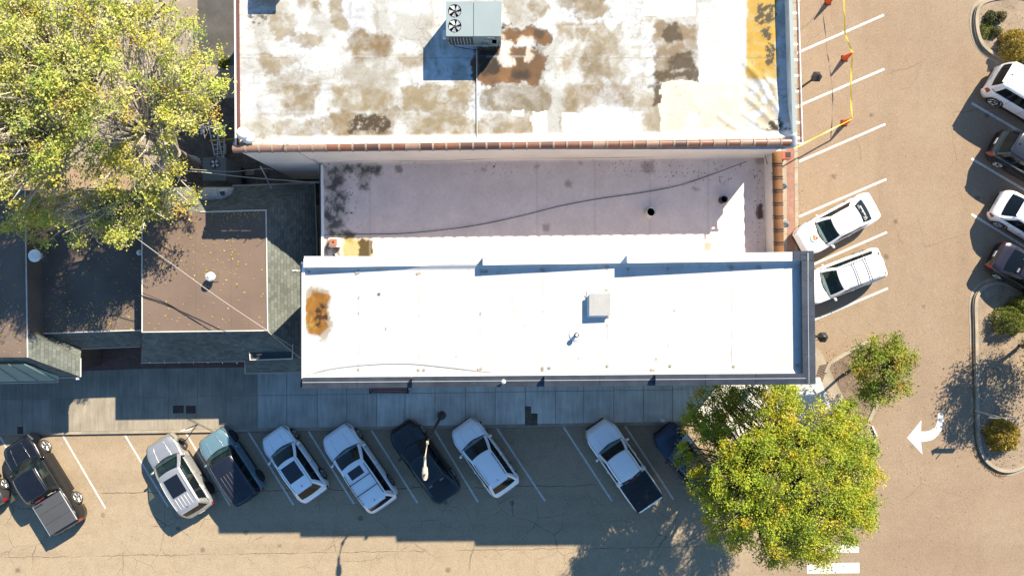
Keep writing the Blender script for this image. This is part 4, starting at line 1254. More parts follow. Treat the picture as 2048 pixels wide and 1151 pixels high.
    def roofpt(j, k):
        u = -1 + 2 * k / Kc
        x = xb + (xc - xb) * S[j]
        tap = 1 - .04 * abs(2 * S[j] - 1) ** 2 - (.05 * S[j] if kind == 'cross' else 0)
        bow = (.09 * (1 - u * u)) * ((1 - S[j]) ** 3) - (.06 * (1 - u * u)) * (S[j] ** 3)
        return Vector((x + bow, -u * wr * tap, zroof(x) + .045 * (1 - abs(u) ** 2.5)))
    def basepF(k):
        u = -1 + 2 * k / Kc
        x = xa + .16 * (1 - u * u)
        return Vector((x, -u * .885 * wid(xa), ztop(xa) - .005 + .02 * (1 - u * u)))
    def basepR(k):
        u = -1 + 2 * k / Kc
        x = xd - .07 * (1 - u * u)
        return Vector((x, -u * .875 * wid(xd + .12), ztop(xd) - .005))
    def basepS(j, s):
        x = xa + (xd - xa) * S[j]
        a, b = basepF(0).y, basepR(0).y
        w = .885 * wid(x)
        w = min(w, max(a, b) * 1.02)
        if j == 0: w = a
        if j == Mc: w = b
        return Vector((x, s * w, ztop(x) - .012))
    def panel(base, top, n):
        g = []
        for t in T:
            row = []
            for k in range(n + 1):
                p = base(k).lerp(top(k), t)
                bul = math.sin(math.pi * min(1, t)) * .03
                c = Vector((p.x - (xa + xd) / 2, p.y, 0))
                p = p + Vector((0, (1 if p.y > 0 else -1) * bul if abs(p.y) > .3 * hw else 0, 0))
                row.append(p)
            g.append(row)
        return g
    shell = {}
    def put(part, quad):
        shell.setdefault(part, []).append(quad)
    gF = panel(basepF, lambda k: roofpt(0, k), Kc)
    gR = panel(basepR, lambda k: roofpt(Mc, k), Kc)
    for l in range(5):
        for k in range(Kc):
            q = (gF[l][k], gF[l][k + 1], gF[l + 1][k + 1], gF[l + 1][k])
            if l == 0: put('cowl', q)
            elif k in (0, Kc - 1) or l == 4: put('roof', q)
            else: put('windshield', q)
            q = (gR[l][k + 1], gR[l][k], gR[l + 1][k], gR[l + 1][k + 1])
            if k in (0, Kc - 1) or l == 4 or (l == 0): put('roof', q)
            else: put('rear_window', q)
    for s in (1, -1):
        g = panel(lambda j: basepS(j, s), lambda j: roofpt(j, 0 if s > 0 else Kc), Mc)
        for l in range(5):
            for j in range(Mc):
                q = (g[l][j], g[l][j + 1], g[l + 1][j + 1], g[l + 1][j])
                if s > 0: q = q[::-1]
                sj = (S[j] + S[j + 1]) / 2
                if l == 4 or j == 0 or j == Mc - 1: put('roof', q)
                elif l == 0: put('window_trim', q)
                elif kind == 'truck':
                    put('pillar_trim%d' % s if .47 < sj < .55 else ('side_window%d%d' % (s, sj > .5) if sj < .93 else 'roof'), q)
                elif kind == 'sedan':
                    if sj > .80: put('roof', q)
                    elif .42 < sj < .47: put('pillar_trim%d' % s, q)
                    else: put('side_window%d%d' % (s, sj > .45), q)
                else:
                    if .40 < sj < .45 or .665 < sj < .71: put('pillar_trim%d%d' % (s, sj > .5), q)
                    elif sj > .93: put('roof', q)
                    else: put('side_window%d%d' % (s, (sj > .43) + (sj > .69)), q)
    for j in range(Mc):
        for k in range(Kc):
            put('roof', (roofpt(j, k), roofpt(j, k + 1), roofpt(j + 1, k + 1), roofpt(j + 1, k)))
    mats_ = {'cowl': M['cartrim'], 'roof': roofpaint, 'windshield': M['windsh'], 'rear_window': M['privacy'], 'window_trim': brightwork or M['cartrim'], 'pillar_trim': M['cartrim']}
    for part, qs in shell.items():
        vmap, v, f = {}, [], []
        for q in qs:
            ids = []
            for p in q:
                key = (round(p.x, 4), round(p.y, 4), round(p.z, 4))
                if key not in vmap:
                    vmap[key] = len(v); v.append(p)
                ids.append(vmap[key])
            if len(set(ids)) >= 3:
                f.append(tuple(dict.fromkeys(ids)))
        nm = 'side_window' if part.startswith('side_window') else ('pillar_trim' if part.startswith('pillar') else part)
        m = M['cartrim'] if part.startswith('pillar') else mats_.get(part, M['windsh'] if (part.endswith('0') and not tint_front) else M['privacy'])
        mk(nm, v, f, m, r, True, world=False)
    # ---------------- interior
    sm = seat or M['seatgrey']
    MB().box((xa - .16, 0, .86), (.46, hw * 1.5, .20)).build('dashboard', M['interior'], r, world=False)
    rows = [xb - .34] + ([] if kind == 'truck' and L < 5 else [xb - 1.22])
    for xr_ in rows:
        for s in (1, -1):
            b = MB()
            b.box((xr_, s * hw * .40, .66), (.50, hw * .56, .18))
            b.box((xr_ - .30, s * hw * .40, .94), (.16, hw * .54, .52))
            b.box((xr_ - .32, s * hw * .40, 1.26), (.10, hw * .26, .16))
            b.build('seat', sm, r, world=False)
    sw = MB()
    sw.tube([(xa - .42 + .10 * math.sin(t), hw * .40 + .18 * math.cos(t), .98 + .16 * math.sin(t)) for t in [i * math.pi / 8 for i in range(17)]], .016, 5, False)
    sw.build('steering_wheel', M['interior'], r, world=False)
    # ---------------- wheels
    for xw in (xF, xR):
        for s in (1, -1):
            c = (xw, s * (hw - .135), RW)
            wobj = MB().lathe(c, [(RW - .13, -.105), (RW - .03, -.11), (RW, -.07), (RW, .07), (RW - .03, .11), (RW - .13, .105)], 22, 'y').build('wheel', M['tyre'], r, True, world=False)
            b = MB()
            b.lathe((c[0], c[1] + s * .02, c[2]), [(.05, s * .075), (RW - .12, s * .045), (RW - .12, -.06 * s)], 18, 'y')
            yy = c[1] + s * .10
            for k in range(5):
                t = 2 * math.pi * k / 5 + .3
                for da in (-.12, .12):
                    b.tube([(c[0] + .05 * math.cos(t), yy, c[2] + .05 * math.sin(t)), (c[0] + (RW - .12) * math.cos(t + da), yy + .004, c[2] + (RW - .12) * math.sin(t + da))], .022, 4)
            b.tube([(c[0] + (RW - .12) * math.cos(i * math.pi / 9), yy, c[2] + (RW - .12) * math.sin(i * math.pi / 9)) for i in range(19)], .018, 4, False)
            b.build('rim', rim or M['rim'], wobj, world=False)
    # ---------------- mirrors, handles, rails, antenna
    for s in (1, -1):
        mx, my, mz_ = xa - .22, s * (hw + .07), ztop(xa) + .05
        b = MB()
        b.tube([(mx + .05, s * (hw * .86), mz_ - .04), (mx + .04, s * (hw + .0), mz_ - .02)], .03, 6)
        prof = [(.0, -.09), (.055, -.075), (.075, 0), (.055, .085), (0, .10)]
        n0 = len(b.v)
        b.lathe((0, 0, 0), prof, 8)
        for i in range(n0, len(b.v)):
            q = b.v[i]
            b.v[i] = Vector((mx + q.x * .95, my + q.z, mz_ + q.y * .95))
        b.build('mirror', paint, r, True, world=False)
        for xh in (xb - .62, xb - 1.52):
            if kind != 'sedan' or True:
                MB().box((xh, s * (wid(xh) * .995), ztop(xh) - .16), (.17, .035, .03)).build('door_handle', paint, r, world=False)
        # door shut lines
        for xh in (xa - .42, xb - .72, max(xc, xb - 1.65)):
            pth = []
            z_, zb_ = ztop(xh), zbot(xh)
            i = min(range(len(xs)), key=lambda q: abs(xs[q] - xh))
            pth = [(xs[i], s * (y + .002), z) for (y, z) in sect[i][2:8]]
            MB().tube(pth, .007, 4).build('shut_line', M['cartrim'], r, world=False)
        if rails and kind in ('suv', 'cross', 'boxy'):
            pts = []
            for j in range(2, Mc - 1):
                p = roofpt(j, 0.55 if s > 0 else Kc - .55)
                up = .05 * math.sin(math.pi * (j - 1.5) / (Mc - 3.0)) ** .25
                pts.append((p.x, p.y, p.z + up))
            MB().tube(pts, .018, 5).build('roof_rail', M['cartrim'] if rails is True else rails, r, world=False)
        else:
            pts = [roofpt(j, 0.7 if s > 0 else Kc - .7) + Vector((0, 0, .004)) for j in range(0, Mc + 1)]
            MB().tube(pts, .009, 4).build('roof_ditch', M['cartrim'], r, world=False)
    for i in range(bars):
        xx = xb + (xc - xb) * (.36 + .30 * i)
        pts = [(xx, -wr * .94 + wr * 1.88 * k / 8, Ht + .055 + .012 * math.sin(math.pi * k / 8)) for k in range(9)]
        MB().tube(pts, .024, 5).build('crossbar', M['cartrim'], r, world=False)
    for i in range(ribs):
        yy = (-.5 + (i + .5) / ribs) * 1.35 * wr
        pts = [(xb + (xc - xb) * ((.30 if not sunroof else .64) + (.62 if not sunroof else .30) * k / 6), yy, zroof(xb + (xc - xb) * ((.30 if not sunroof else .64) + (.62 if not sunroof else .30) * k / 6)) + .045 * (1 - abs(yy / wr) ** 2.5) + .004) for k in range(7)]
        MB().tube(pts, .013, 4).build('roof_rib', roofpaint, r, world=False)
    if sunroof:
        s0, s1, uw = sunroof
        n = 6
        v = []
        for a in range(n + 1):
            for b_ in range(n + 1):
                x = xb + (xc - xb) * (s0 + (s1 - s0) * a / n)
                u = (-1 + 2 * b_ / n) * uw
                v.append((x, u * wr, zroof(x) + .045 * (1 - abs(u) ** 2.5) + .008))
        f = [(a * (n + 1) + b_, a * (n + 1) + b_ + 1, (a + 1) * (n + 1) + b_ + 1, (a + 1) * (n + 1) + b_) for a in range(n) for b_ in range(n)]
        mk('sunroof', v, f, M['sunroof'], r, True, world=False)
    if kind != 'truck':
        xx = xc + .16
        b = MB().add([(xx + .09, 0, zroof(xx) + .045), (xx - .08, .022, zroof(xx) + .04), (xx - .08, -.022, zroof(xx) + .04), (xx - .07, 0, zroof(xx) + .105)], [(0, 1, 3), (0, 3, 2), (1, 2, 3)])
        b.build('antenna_fin', M['cartrim'], r, world=False)
    # wipers and bonnet edges
    for s in (.1, .75):
        p0, p1 = basepF(3 if s < .5 else 7).lerp(roofpt(0, 3 if s < .5 else 7), .06), basepF(6 if s < .5 else 10).lerp(roofpt(0, 6 if s < .5 else 10), .10)
        MB().tube([p0 + Vector((.0, 0, .02)), p1 + Vector((.0, 0, .02))], .010, 4).build('wiper', M['cartrim'], r, world=False)
    for s in (1, -1):
        pts = []
        for i in range(len(xs)):
            if .10 < hl - xs[i] < hl - xa - .02:
                y, z = sect[i][7]
                pts.append((xs[i], s * (y * .985), z + .003))
        MB().tube(pts, .006, 4).build('bonnet_gap', M['cartrim'], r, world=False)
        if hood_lines:
            pts = []
            for i in range(len(xs)):
                if .22 < hl - xs[i] < hl - xa - .05:
                    y, z = sect[i][9]
                    pts.append((xs[i], s * y * (1.0 + .25 * (hl - xs[i]) / (hl - xa)), z + .004))
            MB().tube(pts, .016, 5).build('bonnet_crease', paint, r, True, world=False)
    if cover:
        x0, x1 = xd - .12, -hl + .16
        yw = hw * .86
        b = None
        zc = ztop((x0 + x1) / 2) + .03
        for i in range(3):
            a0, a1 = x0 + (x1 - x0) * i / 3 - .006, x0 + (x1 - x0) * (i + 1) / 3 + .006
            bb = MB().box(((a0 + a1) / 2, 0, zc + .012), (abs(a1 - a0), 2 * yw, .05))
            bb.build('bed_cover_panel', cover, r, world=False)
        for s in (1, -1):
            MB().box(((x0 + x1) / 2, s * (yw + .02), zc + .008), (abs(x1 - x0), .03, .04)).build('bed_rail', M['galv'] if cover is M['tonneau'] else M['cartrim'], r, world=False)
        MB().box((xd + .02 - .06, 0, Ht - .14), (.03, .5, .05)).build('brake_light', M['taill'], r, world=False)
    else:
        if kind != 'sedan':
            pr = roofpt(Mc, 6)
            MB().box((pr.x - .01, 0, pr.z - .03), (.12, wr * 1.5, .03)).build('spoiler', roofpaint, r, world=False)
    return r

def hd(deg):          # image heading of a nose that points up and to the left
    return (-math.cos(R(deg)), -math.sin(R(deg)))
GRP = 'cars parked nose to the sidewalk'
make_car('pickup_truck', 'black pickup truck with a grey folding bed cover near the left edge', 'truck', 87, 967, hd(58.5), 5.55, 1.92, M['pnoir'], cover=M['tonneau'], seat=M['seattan'], group=GRP, cat='pickup')
make_car('parked_car', 'dark grey car cut off by the left edge beside the black pickup', 'sedan', -58, 944, hd(58), 4.7, 1.85, M['pgrey'], group=GRP, rails=False)
make_car('parked_car', 'silver SUV with a large dark sunroof and ribbed roof in full sun', 'suv', 359, 951, hd(58.3), 4.62, 1.86, M['psilver'], group=GRP, sunroof=(.10, .60, .62), ribs=5, rails=M['galv'], rim=M['rimdark'], brightwork=M['chrome'])
make_car('parked_car', 'pale blue boxy SUV with a black roof, half in the shade', 'boxy', 463, 931, hd(56.5), 4.22, 1.80, M['pblue'], roofpaint=M['pnavyroof'], group=GRP, rails=False, ribs=5, rim=M['rimdark'], tint_front=True)
make_car('parked_car', 'white compact SUV with a long black panoramic roof beside the pale blue SUV', 'cross', 588, 928, hd(54.8), 4.30, 1.78, M['pwhite'], group=GRP, sunroof=(.06, .66, .70), rails=False, tint_front=True)
make_car('parked_car', 'large white SUV with small sunroof and two roof crossbars', 'suv', 719, 936, hd(55.4), 5.0, 1.95, M['pwhite2'], group=GRP, sunroof=(.07, .28, .55), bars=2, tint_front=True)
make_car('parked_car', 'black sedan under the arm of the street light', 'sedan', 849, 924, hd(54.6), 4.78, 1.80, M['pblack2'], group=GRP, rails=False, tint_front=True, brightwork=M['chrome'])
make_car('parked_car', 'white sporty SUV with plain roof and black roof rails, right of the street light', 'cross', 970, 915, hd(54.2), 4.45, 1.82, M['pwhite'], group=GRP, rails=True)
make_car('pickup_truck', 'white pickup truck with a black bed cover, by an empty parking bay', 'truck', 1246, 929, hd(55.2), 5.25, 1.84, M['pwhite'], cover=M['tonneaub'], group=GRP, cat='pickup', tint_front=True)
make_car('parked_car', 'dark blue sedan half hidden under the big green tree', 'sedan', 1380, 926, hd(52.0), 4.65, 1.82, M['pdkblue'], group=GRP, rails=False)
GE = 'cars parked along the east front'
WS = make_car('parked_car', 'white sedan with a round orange heart emblem on its hood', 'sedan', 1675, 448, (-math.cos(R(28.4)), math.sin(R(28.4))), 4.62, 1.74, M['pwhite'], group=GE, rails=False, hood_lines=False)
make_car('parked_car', 'white wagon with roof rails and crossbars, its nose hidden by the slate parapet', 'suv', 1684, 553, (-math.cos(R(21.2)), math.sin(R(21.2))), 4.85, 1.80, M['pwhite'], group=GE, bars=2, H_=1.62, seat=M['seattan'])
GR = 'cars parked on the far side of the lot'
f30 = (math.cos(R(30.5)), math.sin(R(30.5)))
make_car('parked_car', 'white boxy SUV with dark rear glass, uppermost car at the right edge', 'boxy', 2062, 199, f30, 4.9, 1.92, M['pwhite2'], group=GR, H_=1.86, rails=M['galv'])
make_car('parked_car', 'charcoal SUV at the right edge, second car from the top', 'suv', 2068, 325, f30, 4.7, 1.86, M['pdark'], group=GR, sunroof=(.1, .6, .6))
make_car('parked_car', 'white car at the right edge between the charcoal SUV and the plum car', 'cross', 2069, 446, f30, 4.6, 1.84, M['pwhite'], group=GR, rails=M['galv'])
make_car('parked_car', 'dark plum sedan with red tail lights, lowest car at the right edge', 'sedan', 2067, 551, f30, 4.75, 1.84, M['pbrown'], group=GR, rails=False)

# emblem on the hood and lettering on the rear glass of the white sedan
def disc(cx, cy, z, rx, m, nm, n=28, sy=1.0):
    return mk(nm, [(cx + rx * math.cos(2 * math.pi * k / n), cy + sy * rx * math.sin(2 * math.pi * k / n), z) for k in range(n)], [tuple(range(n))], m, WS, world=False)
blueink = mat('emblem_blue', (0.10, .30, .55), .5, var=.05, bump=0); redink = mat('emblem_red', (.55, .035, .02), .5, var=.05, bump=0)
orgink = mat('emblem_orange', (.72, .24, .015), .5, var=.05, bump=0); whiteink = mat('emblem_white', (.72, .72, .72), .5, var=.03, bump=0)
ex, ey = 1.50, .05
def hz_(x, y, up):
    return interp(KINDS['sedan']['top'], (2.31 - x) / 4.62) + .030 * (1 - .25 * abs(y)) + up
ez = .022
em = mk('hood_emblem', [(ex, ey, hz_(ex, ey, ez))] + [(ex + .245 * math.cos(2 * math.pi * k / 28), ey + .245 * math.sin(2 * math.pi * k / 28), hz_(ex + .245 * math.cos(2 * math.pi * k / 28), ey, ez - .002)) for k in range(28)], [(0, 1 + k, 1 + (k + 1) % 28) for k in range(28)], blueink, WS, world=False)
def epart(pts, m, nm, z):
    n = len(pts)
    mx, my = sum(p[0] for p in pts) / n, sum(p[1] for p in pts) / n
    v = [(ex + x, ey + y, hz_(ex + x, ey, z)) for x, y in [(mx, my)] + list(pts)]
    return mk(nm, v, [(0, 1 + k, 1 + (k + 1) % n) for k in range(n)], m, em, world=False)
epart([(.215 * math.cos(t), .215 * math.sin(t)) for t in [i * math.pi / 12 for i in range(24)]], whiteink, 'emblem_field', ez + .004)
heart = [(.010 * 16 * math.sin(t) ** 3, .0105 * (13 * math.cos(t) - 5 * math.cos(2 * t) - 2 * math.cos(3 * t) - math.cos(4 * t))) for t in [i * math.pi / 16 for i in range(32)]]
rot = lambda p, a: (p[0] * math.cos(a) - p[1] * math.sin(a), p[0] * math.sin(a) + p[1] * math.cos(a))
epart([rot(p, 2.2) for p in heart], orgink, 'emblem_heart', ez + .008)
epart([(rot((p[0] * .62 + .035, p[1] * .62 - .02), 2.2)) for p in heart], redink, 'emblem_inner_heart', ez + .012)
epart([(rot((p[0] * .26 + .01, p[1] * .26 - .01), 2.2)) for p in heart], whiteink, 'emblem_spark', ez + .016)
# script on the rear window: strokes that follow the glass
Kd = KINDS['sedan']
xr0, xr1 = 2.31 - Kd['xc'] * 4.62, 2.31 - Kd['xd'] * 4.62
def rg(u, v_):     # u across, v down the glass
    x = xr0 + (xr1 - xr0) * v_ - .05
    z = (1.45 - .085 + .04) + (1.0 - 1.45 + .085 - .04) * v_ + .016
    return (x, u, z)
b = MB()
for i in range(8):
    u0 = -.34 + i * .075
    hgt = .20 if i in (0, 4) else .11
    b.tube([rg(u0, .55), rg(u0 + .02, .55 - hgt), rg(u0 + .045, .5 - hgt * .3), rg(u0 + .06, .57)], .011, 4)
b.build('window_lettering', whiteink, WS, world=False)
b2 = MB().tube([rg(.36 + .05 * math.cos(t), .46 + .10 * math.sin(t)) for t in [i * math.pi / 6 for i in range(13)]], .014, 4)
b2.build('window_logo', whiteink, WS, world=False)
# ------------------------------------------------------------------ rooftop equipment
U = root('rooftop_unit', 'large pale grey rooftop air conditioner with two round fans', 'air conditioner', P(948, 50, NZ))
uz = NZ + 1.36
x0, y0, x1, y1 = 892, 3, 1003, 72.5
a, b = P(x0, y0, uz), P(x1, y1, uz)
cx, cy = (a.x + b.x) / 2, (a.y + b.y) / 2
sx_, sy_ = b.x - a.x, a.y - b.y
MB().box((cx, cy, NZ + .09), (sx_ * .96, sy_ * .94, .18)).build('curb', M['galv'], U)
# body with two real fan wells
bz0, bz1 = NZ + .18, uz - .06
MB().box((cx, cy, (bz0 + bz1) / 2), (sx_ - .06, sy_ - .06, bz1 - bz0)).build('cabinet', M['acgrey'], U)
xm = P(947, 40, uz).x
MB().prism([(xm + .012, a.y), (b.x, a.y), (b.x, b.y), (xm + .012, b.y)], bz1, uz).build('top_panel', M['acgrey'], U)
fans = [P(909.5, 22, uz), P(909.5, 52, uz)]
fr_ = .283
n = 24
def holed_top(x0, x1, y0, y1, holes, r, z0, z1):
    """a slab with round holes: built as bands around each hole"""
    m = MB()
    ys = [y0] + [(holes[i].y + holes[i + 1].y) / 2 for i in range(len(holes) - 1)] + [y1]
    for i, h in enumerate(holes):
        ya, yb_ = ys[i], ys[i + 1]
        xw0, xw1 = x0, h.x + (h.x - x0)
        out, inn = [], []
        for k in range(n):
            t = 2 * math.pi * k / n
            c, s = math.cos(t), math.sin(t)
            hx = (xw1 - h.x) if c > 0 else (h.x - xw0)
            hy = (max(ya, yb_) - h.y) if s > 0 else (h.y - min(ya, yb_))
            sc = min(hx / abs(c) if abs(c) > 1e-6 else 1e9, hy / abs(s) if abs(s) > 1e-6 else 1e9)
            out.append((h.x + c * sc, h.y + s * sc)); inn.append((h.x + c * r, h.y + s * r))
        v = [(p[0], p[1], z1) for p in out] + [(p[0], p[1], z1) for p in inn] + [(p[0], p[1], z0) for p in inn]
        f = []
        for k in range(n):
            k2 = (k + 1) % n
            f += [(k, k2, n + k2, n + k), (n + k, n + k2, 2 * n + k2, 2 * n + k)]
        m.add(v, f)
        for qx, qy in ((xw0, max(ya, yb_)), (xw1, max(ya, yb_)), (xw0, min(ya, yb_)), (xw1, min(ya, yb_))):
            best = sorted(range(n), key=lambda k: (out[k][0] - qx) ** 2 + (out[k][1] - qy) ** 2)[:2]
            k1, k2 = best
            m.add([(qx, qy, z1 - .0005), (out[k1][0], out[k1][1], z1 - .0005), (out[k2][0], out[k2][1], z1 - .0005)], [(0, 1, 2)])
        m.prism([(xw1, ya), (x1, ya), (x1, yb_), (xw1, yb_)], z0, z1)
    return m
holed_top(a.x, xm - .012, a.y, b.y, fans, fr_, bz1 - .02, uz).build('fan_deck', M['acgrey'], U)
for h in fans:
    MB().lathe((h.x, h.y, 0), [(fr_ - .01, bz1 + .012), (.001, bz1 + .012)], 24).build('fan_well', M['acdark'], U)
    fo = MB()
    for k in range(5):
        t = 2 * math.pi * k / 5 + .4
        c0, s0 = math.cos(t), math.sin(t)
        c1, s1 = math.cos(t + .75), math.sin(t + .75)
        fo.add([(h.x + c0 * .06, h.y + s0 * .06, bz1 + .02), (h.x + c0 * .25, h.y + s0 * .25, bz1 + .018), (h.x + c1 * .27, h.y + s1 * .27, bz1 + .052), (h.x + c1 * .08, h.y + s1 * .08, bz1 + .05)], [(0, 1, 2, 3)])
    fan = fo.build('fan_blades', M['galv'], U)
    MB().lathe((h.x, h.y, 0), [(.055, bz1 + .02), (.055, bz1 + .06), (.001, bz1 + .062)], 12).build('fan_hub', M['acdark'], fan)
    g = MB()
    for rr_ in (.10, .19, fr_ - .01):
        g.tube([(h.x + rr_ * math.cos(i * math.pi / 12), h.y + rr_ * math.sin(i * math.pi / 12), uz + .008) for i in range(25)], .004, 4, False)
    for k in range(2):
        t = k * math.pi / 2
        g.tube([(h.x - fr_ * math.cos(t), h.y - fr_ * math.sin(t), uz + .008), (h.x + fr_ * math.cos(t), h.y + fr_ * math.sin(t), uz + .008)], .004, 4)
    g.build('fan_guard', M['acdark'], U)
# south face: louvres, doors, boxes
fy = b.y + .03
for i in range(7):
    xx = a.x + .18 + i * .135
    MB().box((xx, fy - .012, NZ + .72), (.012, .03, .80)).build('louvre_fin', M['white'], U)
MB().box((a.x + .60, fy - .004, NZ + .72), (1.02, .01, .86)).build('coil_screen', M['acdark'], U)
MB().box((a.x + 1.85, fy - .008, NZ + .62), (.55, .02, .60)).build('service_door', M['acgrey'], U)
MB().box((a.x + 1.62, fy - .06, NZ + .42), (.26, .11, .28)).build('switch_box', M['acgrey'], U)
MB().box((b.x - .25, fy - .008, NZ + .8), (.34, .02, .7)).build('service_door', M['acgrey'], U)
MB().box((b.x - .45, fy - .02, uz - .18), (.3, .012, .05)).build('label_plate', M['white'], U)
sag = [(a.x + .05, fy - .05, NZ + .95), (a.x + .3, fy - .16, NZ + .55), (a.x + .9, fy - .22, NZ + .35), (a.x + 1.5, fy - .24, NZ + .30), (a.x + 2.1, fy - .22, NZ + .42), (b.x - .08, fy - .08, NZ + .95)]
MB().tube(smooth_path(sag, 5), .016, 5).build('power_cord', M['cable'], U)
cd = MB().tube([P(953.5, 96, NZ + .06), P(953.5, 180, NZ + .05), P(954, 286, NZ + .05)], .022, 6).build('conduit', M['galv'])
tag(cd, 'thin straight conduit running down the stained roof from the rooftop unit', 'pipe')
MB().box(P(1008, 43, NZ + .2), (.35, .05, .05)).build('drain_pipe', M['white'], U)
MB().box((P(889, 70, NZ + .3)), (.14, .3, .3)).build('disconnect_box', M['white'], U)
# unseen box added past the top edge for the shadow it throws into view
sk = root('unseen_roof_box', 'unseen box added past the top edge of the stained roof for its shadow', 'hatch', P(533, -22, NZ))
MB().box(P(533, -24, NZ + .2), (1.1, .9, .4)).build('curb', M['white'], sk)
MB().box(P(533, -24, NZ + .43), (1.2, 1.0, .06)).build('lid', M['white'], sk)
# two white vent hoods at the west corner
vr = root('roof_vent', 'pair of joined white vent hoods at the left corner of the stained roof', 'vent', P(489, 275, NZ))
for i, (px, py, hz, rd) in enumerate(((484, 266, .75, .27), (495, 274, .55, .27))):
    c = P(px, py, NZ + hz)
    MB().lathe((c.x, c.y, 0), [(.13, NZ), (.13, NZ + hz - .1)], 12).build('pipe', M['galv'], vr, True)
    MB().lathe((c.x, c.y, 0), [(rd, NZ + hz - .14), (rd + .01, NZ + hz - .06), (rd * .86, NZ + hz + .04), (rd * .5, NZ + hz + .10), (.001, NZ + hz + .12)], 20).build('hood', M['white'], vr, True)
# torn corner piece on the coping, guy post
gy_ = MB().tube([P(568, 283, NT + .45), P(568, 290, NT)], .02, 5).build('guy_post', M['wire']); tag(gy_, 'short wire bracket standing on the brown tile coping', 'bracket')

# middle roof
def pipe_vent(name, px, py, zb, h, r, mat_, label, collar=True):
    o = root(name, label, 'vent', P(px, py, zb))
    c = P(px, py, zb + h)
    if collar:
        MB().lathe((c.x, c.y, 0), [(r * 1.25, zb + .0), (r * 1.2, zb + .03), (r * 1.04, zb + .10)], 18).build('flashing', M['galv'], o, True)
    MB().lathe((c.x, c.y, 0), [(r, zb), (r, zb + h), (r * .86, zb + h), (r * .86, zb + h - .35)], 18).build('pipe', mat_, o, True)
    MB().lathe((c.x, c.y, 0), [(r * .87, zb + h - .3), (.001, zb + h - .3)], 18).build('dark_throat', M['acdark'], o)
    return o
pipe_vent('pipe_vent', 1303, 423, MZ, .55, .23, M['galv'], 'wide open metal pipe vent on the pink roof')
pipe_vent('pipe_vent', 1449, 398, MZ, .45, .165, M['blackm'], 'black capped pipe standing on the pink roof near its sunlit corner', False)
ch = root('chimney', 'small white chimney with a square terracotta pot on the pink roof', 'chimney', P(666, 486, MZ))
c = P(667, 484, MZ + .5)
MB().box((c.x, c.y, MZ + .25), (.46, .44, .5)).build('stack', M['white'], ch)
MB().box((c.x, c.y, MZ + .53), (.34, .32, .08)).build('pot', mat('terracotta', (.42, .13, .06), .7, var=.1), ch)
MB().box((c.x, c.y, MZ + .574), (.12, .11, .01)).build('flue', M['acdark'], ch)
pv = root('pipe_vent', 'small thin pipe beside the chimney on the pink roof', 'vent', P(667, 511, MZ))
c = P(667, 510, MZ + .35)
MB().lathe((c.x, c.y, 0), [(.05, MZ), (.05, MZ + .35), (.035, MZ + .35), (.035, MZ + .2)], 12).build('pipe', M['blackm'], pv, True)
MB().lathe((c.x, c.y, 0), [(.11, MZ), (.06, MZ + .08)], 12).build('flashing', M['white'], pv, True)
cb = smooth_path([(648, 470, MZ + .16), (720, 468.5, MZ + .05), (800, 467, MZ + .05), (880, 460, MZ + .07), (960, 449, MZ + .05), (1040, 432, MZ + .06), (1120, 412, MZ + .05), (1200, 397, MZ + .05), (1290, 384, MZ + .05), (1360, 370, MZ + .06), (1420, 350, MZ + .06), (1492, 323, MZ + .28)], 5)
o = MB().tube([P(*p) for p in cb], .017, 5).build('roof_cable', M['cable']); tag(o, 'black cable lying in a long curve across the pink roof', 'cable')
o = MB().tube([P(*p) for p in smooth_path([(1530, 310, MZ + .9), (1537, 335, MZ + .3), (1543, 346, MZ + .9), (1549, 354, MC)], 5)], .014, 5).build('roof_cable', M['cable']); tag(o, 'short black cable climbing the bronze coping at the end of the pink roof', 'cable')
# thin crack-like wire along the north wall
o = MB().tube([P(*p) for p in smooth_path([(650, 325.5, MZ + .35), (760, 321, MZ + .4), (880, 322, MZ + .4), (1000, 317, MZ + .55), (1200, 316, MZ + .5), (1400, 311, MZ + .6), (1520, 309, MZ + .6)], 6)], .010, 4).build('wall_wire', M['wire']); tag(o, 'thin wire sagging along the foot of the white side wall', 'cable')
# lamps on the east front of the low building
for px, py, lb in ((1566, 371, 'round blue grey lamp shade outside the bronze coping, the upper one'), (1570, 448, 'round blue grey lamp shade outside the bronze coping, the lower one')):
    o = root('wall_lamp', lb, 'lamp', P(px, py, 0) * 1, group='lamps along the low front')
    z = 4.6
    c = P(px + 3, py, z)
    o.location = (c.x, c.y, z)
    MB().lathe((c.x, c.y, 0), [(.165, z - .14), (.16, z - .02), (.12, z + .06), (.045, z + .11), (.04, z + .18), (.001, z + .19)], 18).build('shade', M['domeblue'], o, True)
    MB().tube([(c.x, c.y, z + .16), (c.x - .12, c.y, z + .3), (c.x - .33, c.y, z + .28), (c.x - .42, c.y, z + .1)], .02, 6).build('gooseneck', M['blackm'], o)
    MB().lathe((c.x, c.y, 0), [(.07, z - .16), (.05, z - .10), (.001, z - .08)], 12).build('bulb', M['white'], o, True)
o = root('flood_lamp', 'rust red box lamp on the building corner beside the caution tape', 'lamp', P(1571, 310, 5.2))
c = P(1574, 310, 5.4)
MB().box((c.x, c.y, 5.2), (.42, .34, .36)).build('housing', M['rustbox'], o)
MB().box((c.x + .06, c.y + .02, 5.385), (.24, .24, .02)).build('vent_top', M['blackm'], o)
MB().box((c.x - .26, c.y - .0, 5.12), (.16, .1, .1)).build('bracket', M['rustbox'], o)
MB().lathe((c.x - .16, c.y - .24, 0), [(.07, 4.98), (.07, 5.2), (.001, 5.21)], 12).build('sensor', M['blackm'], o, True)

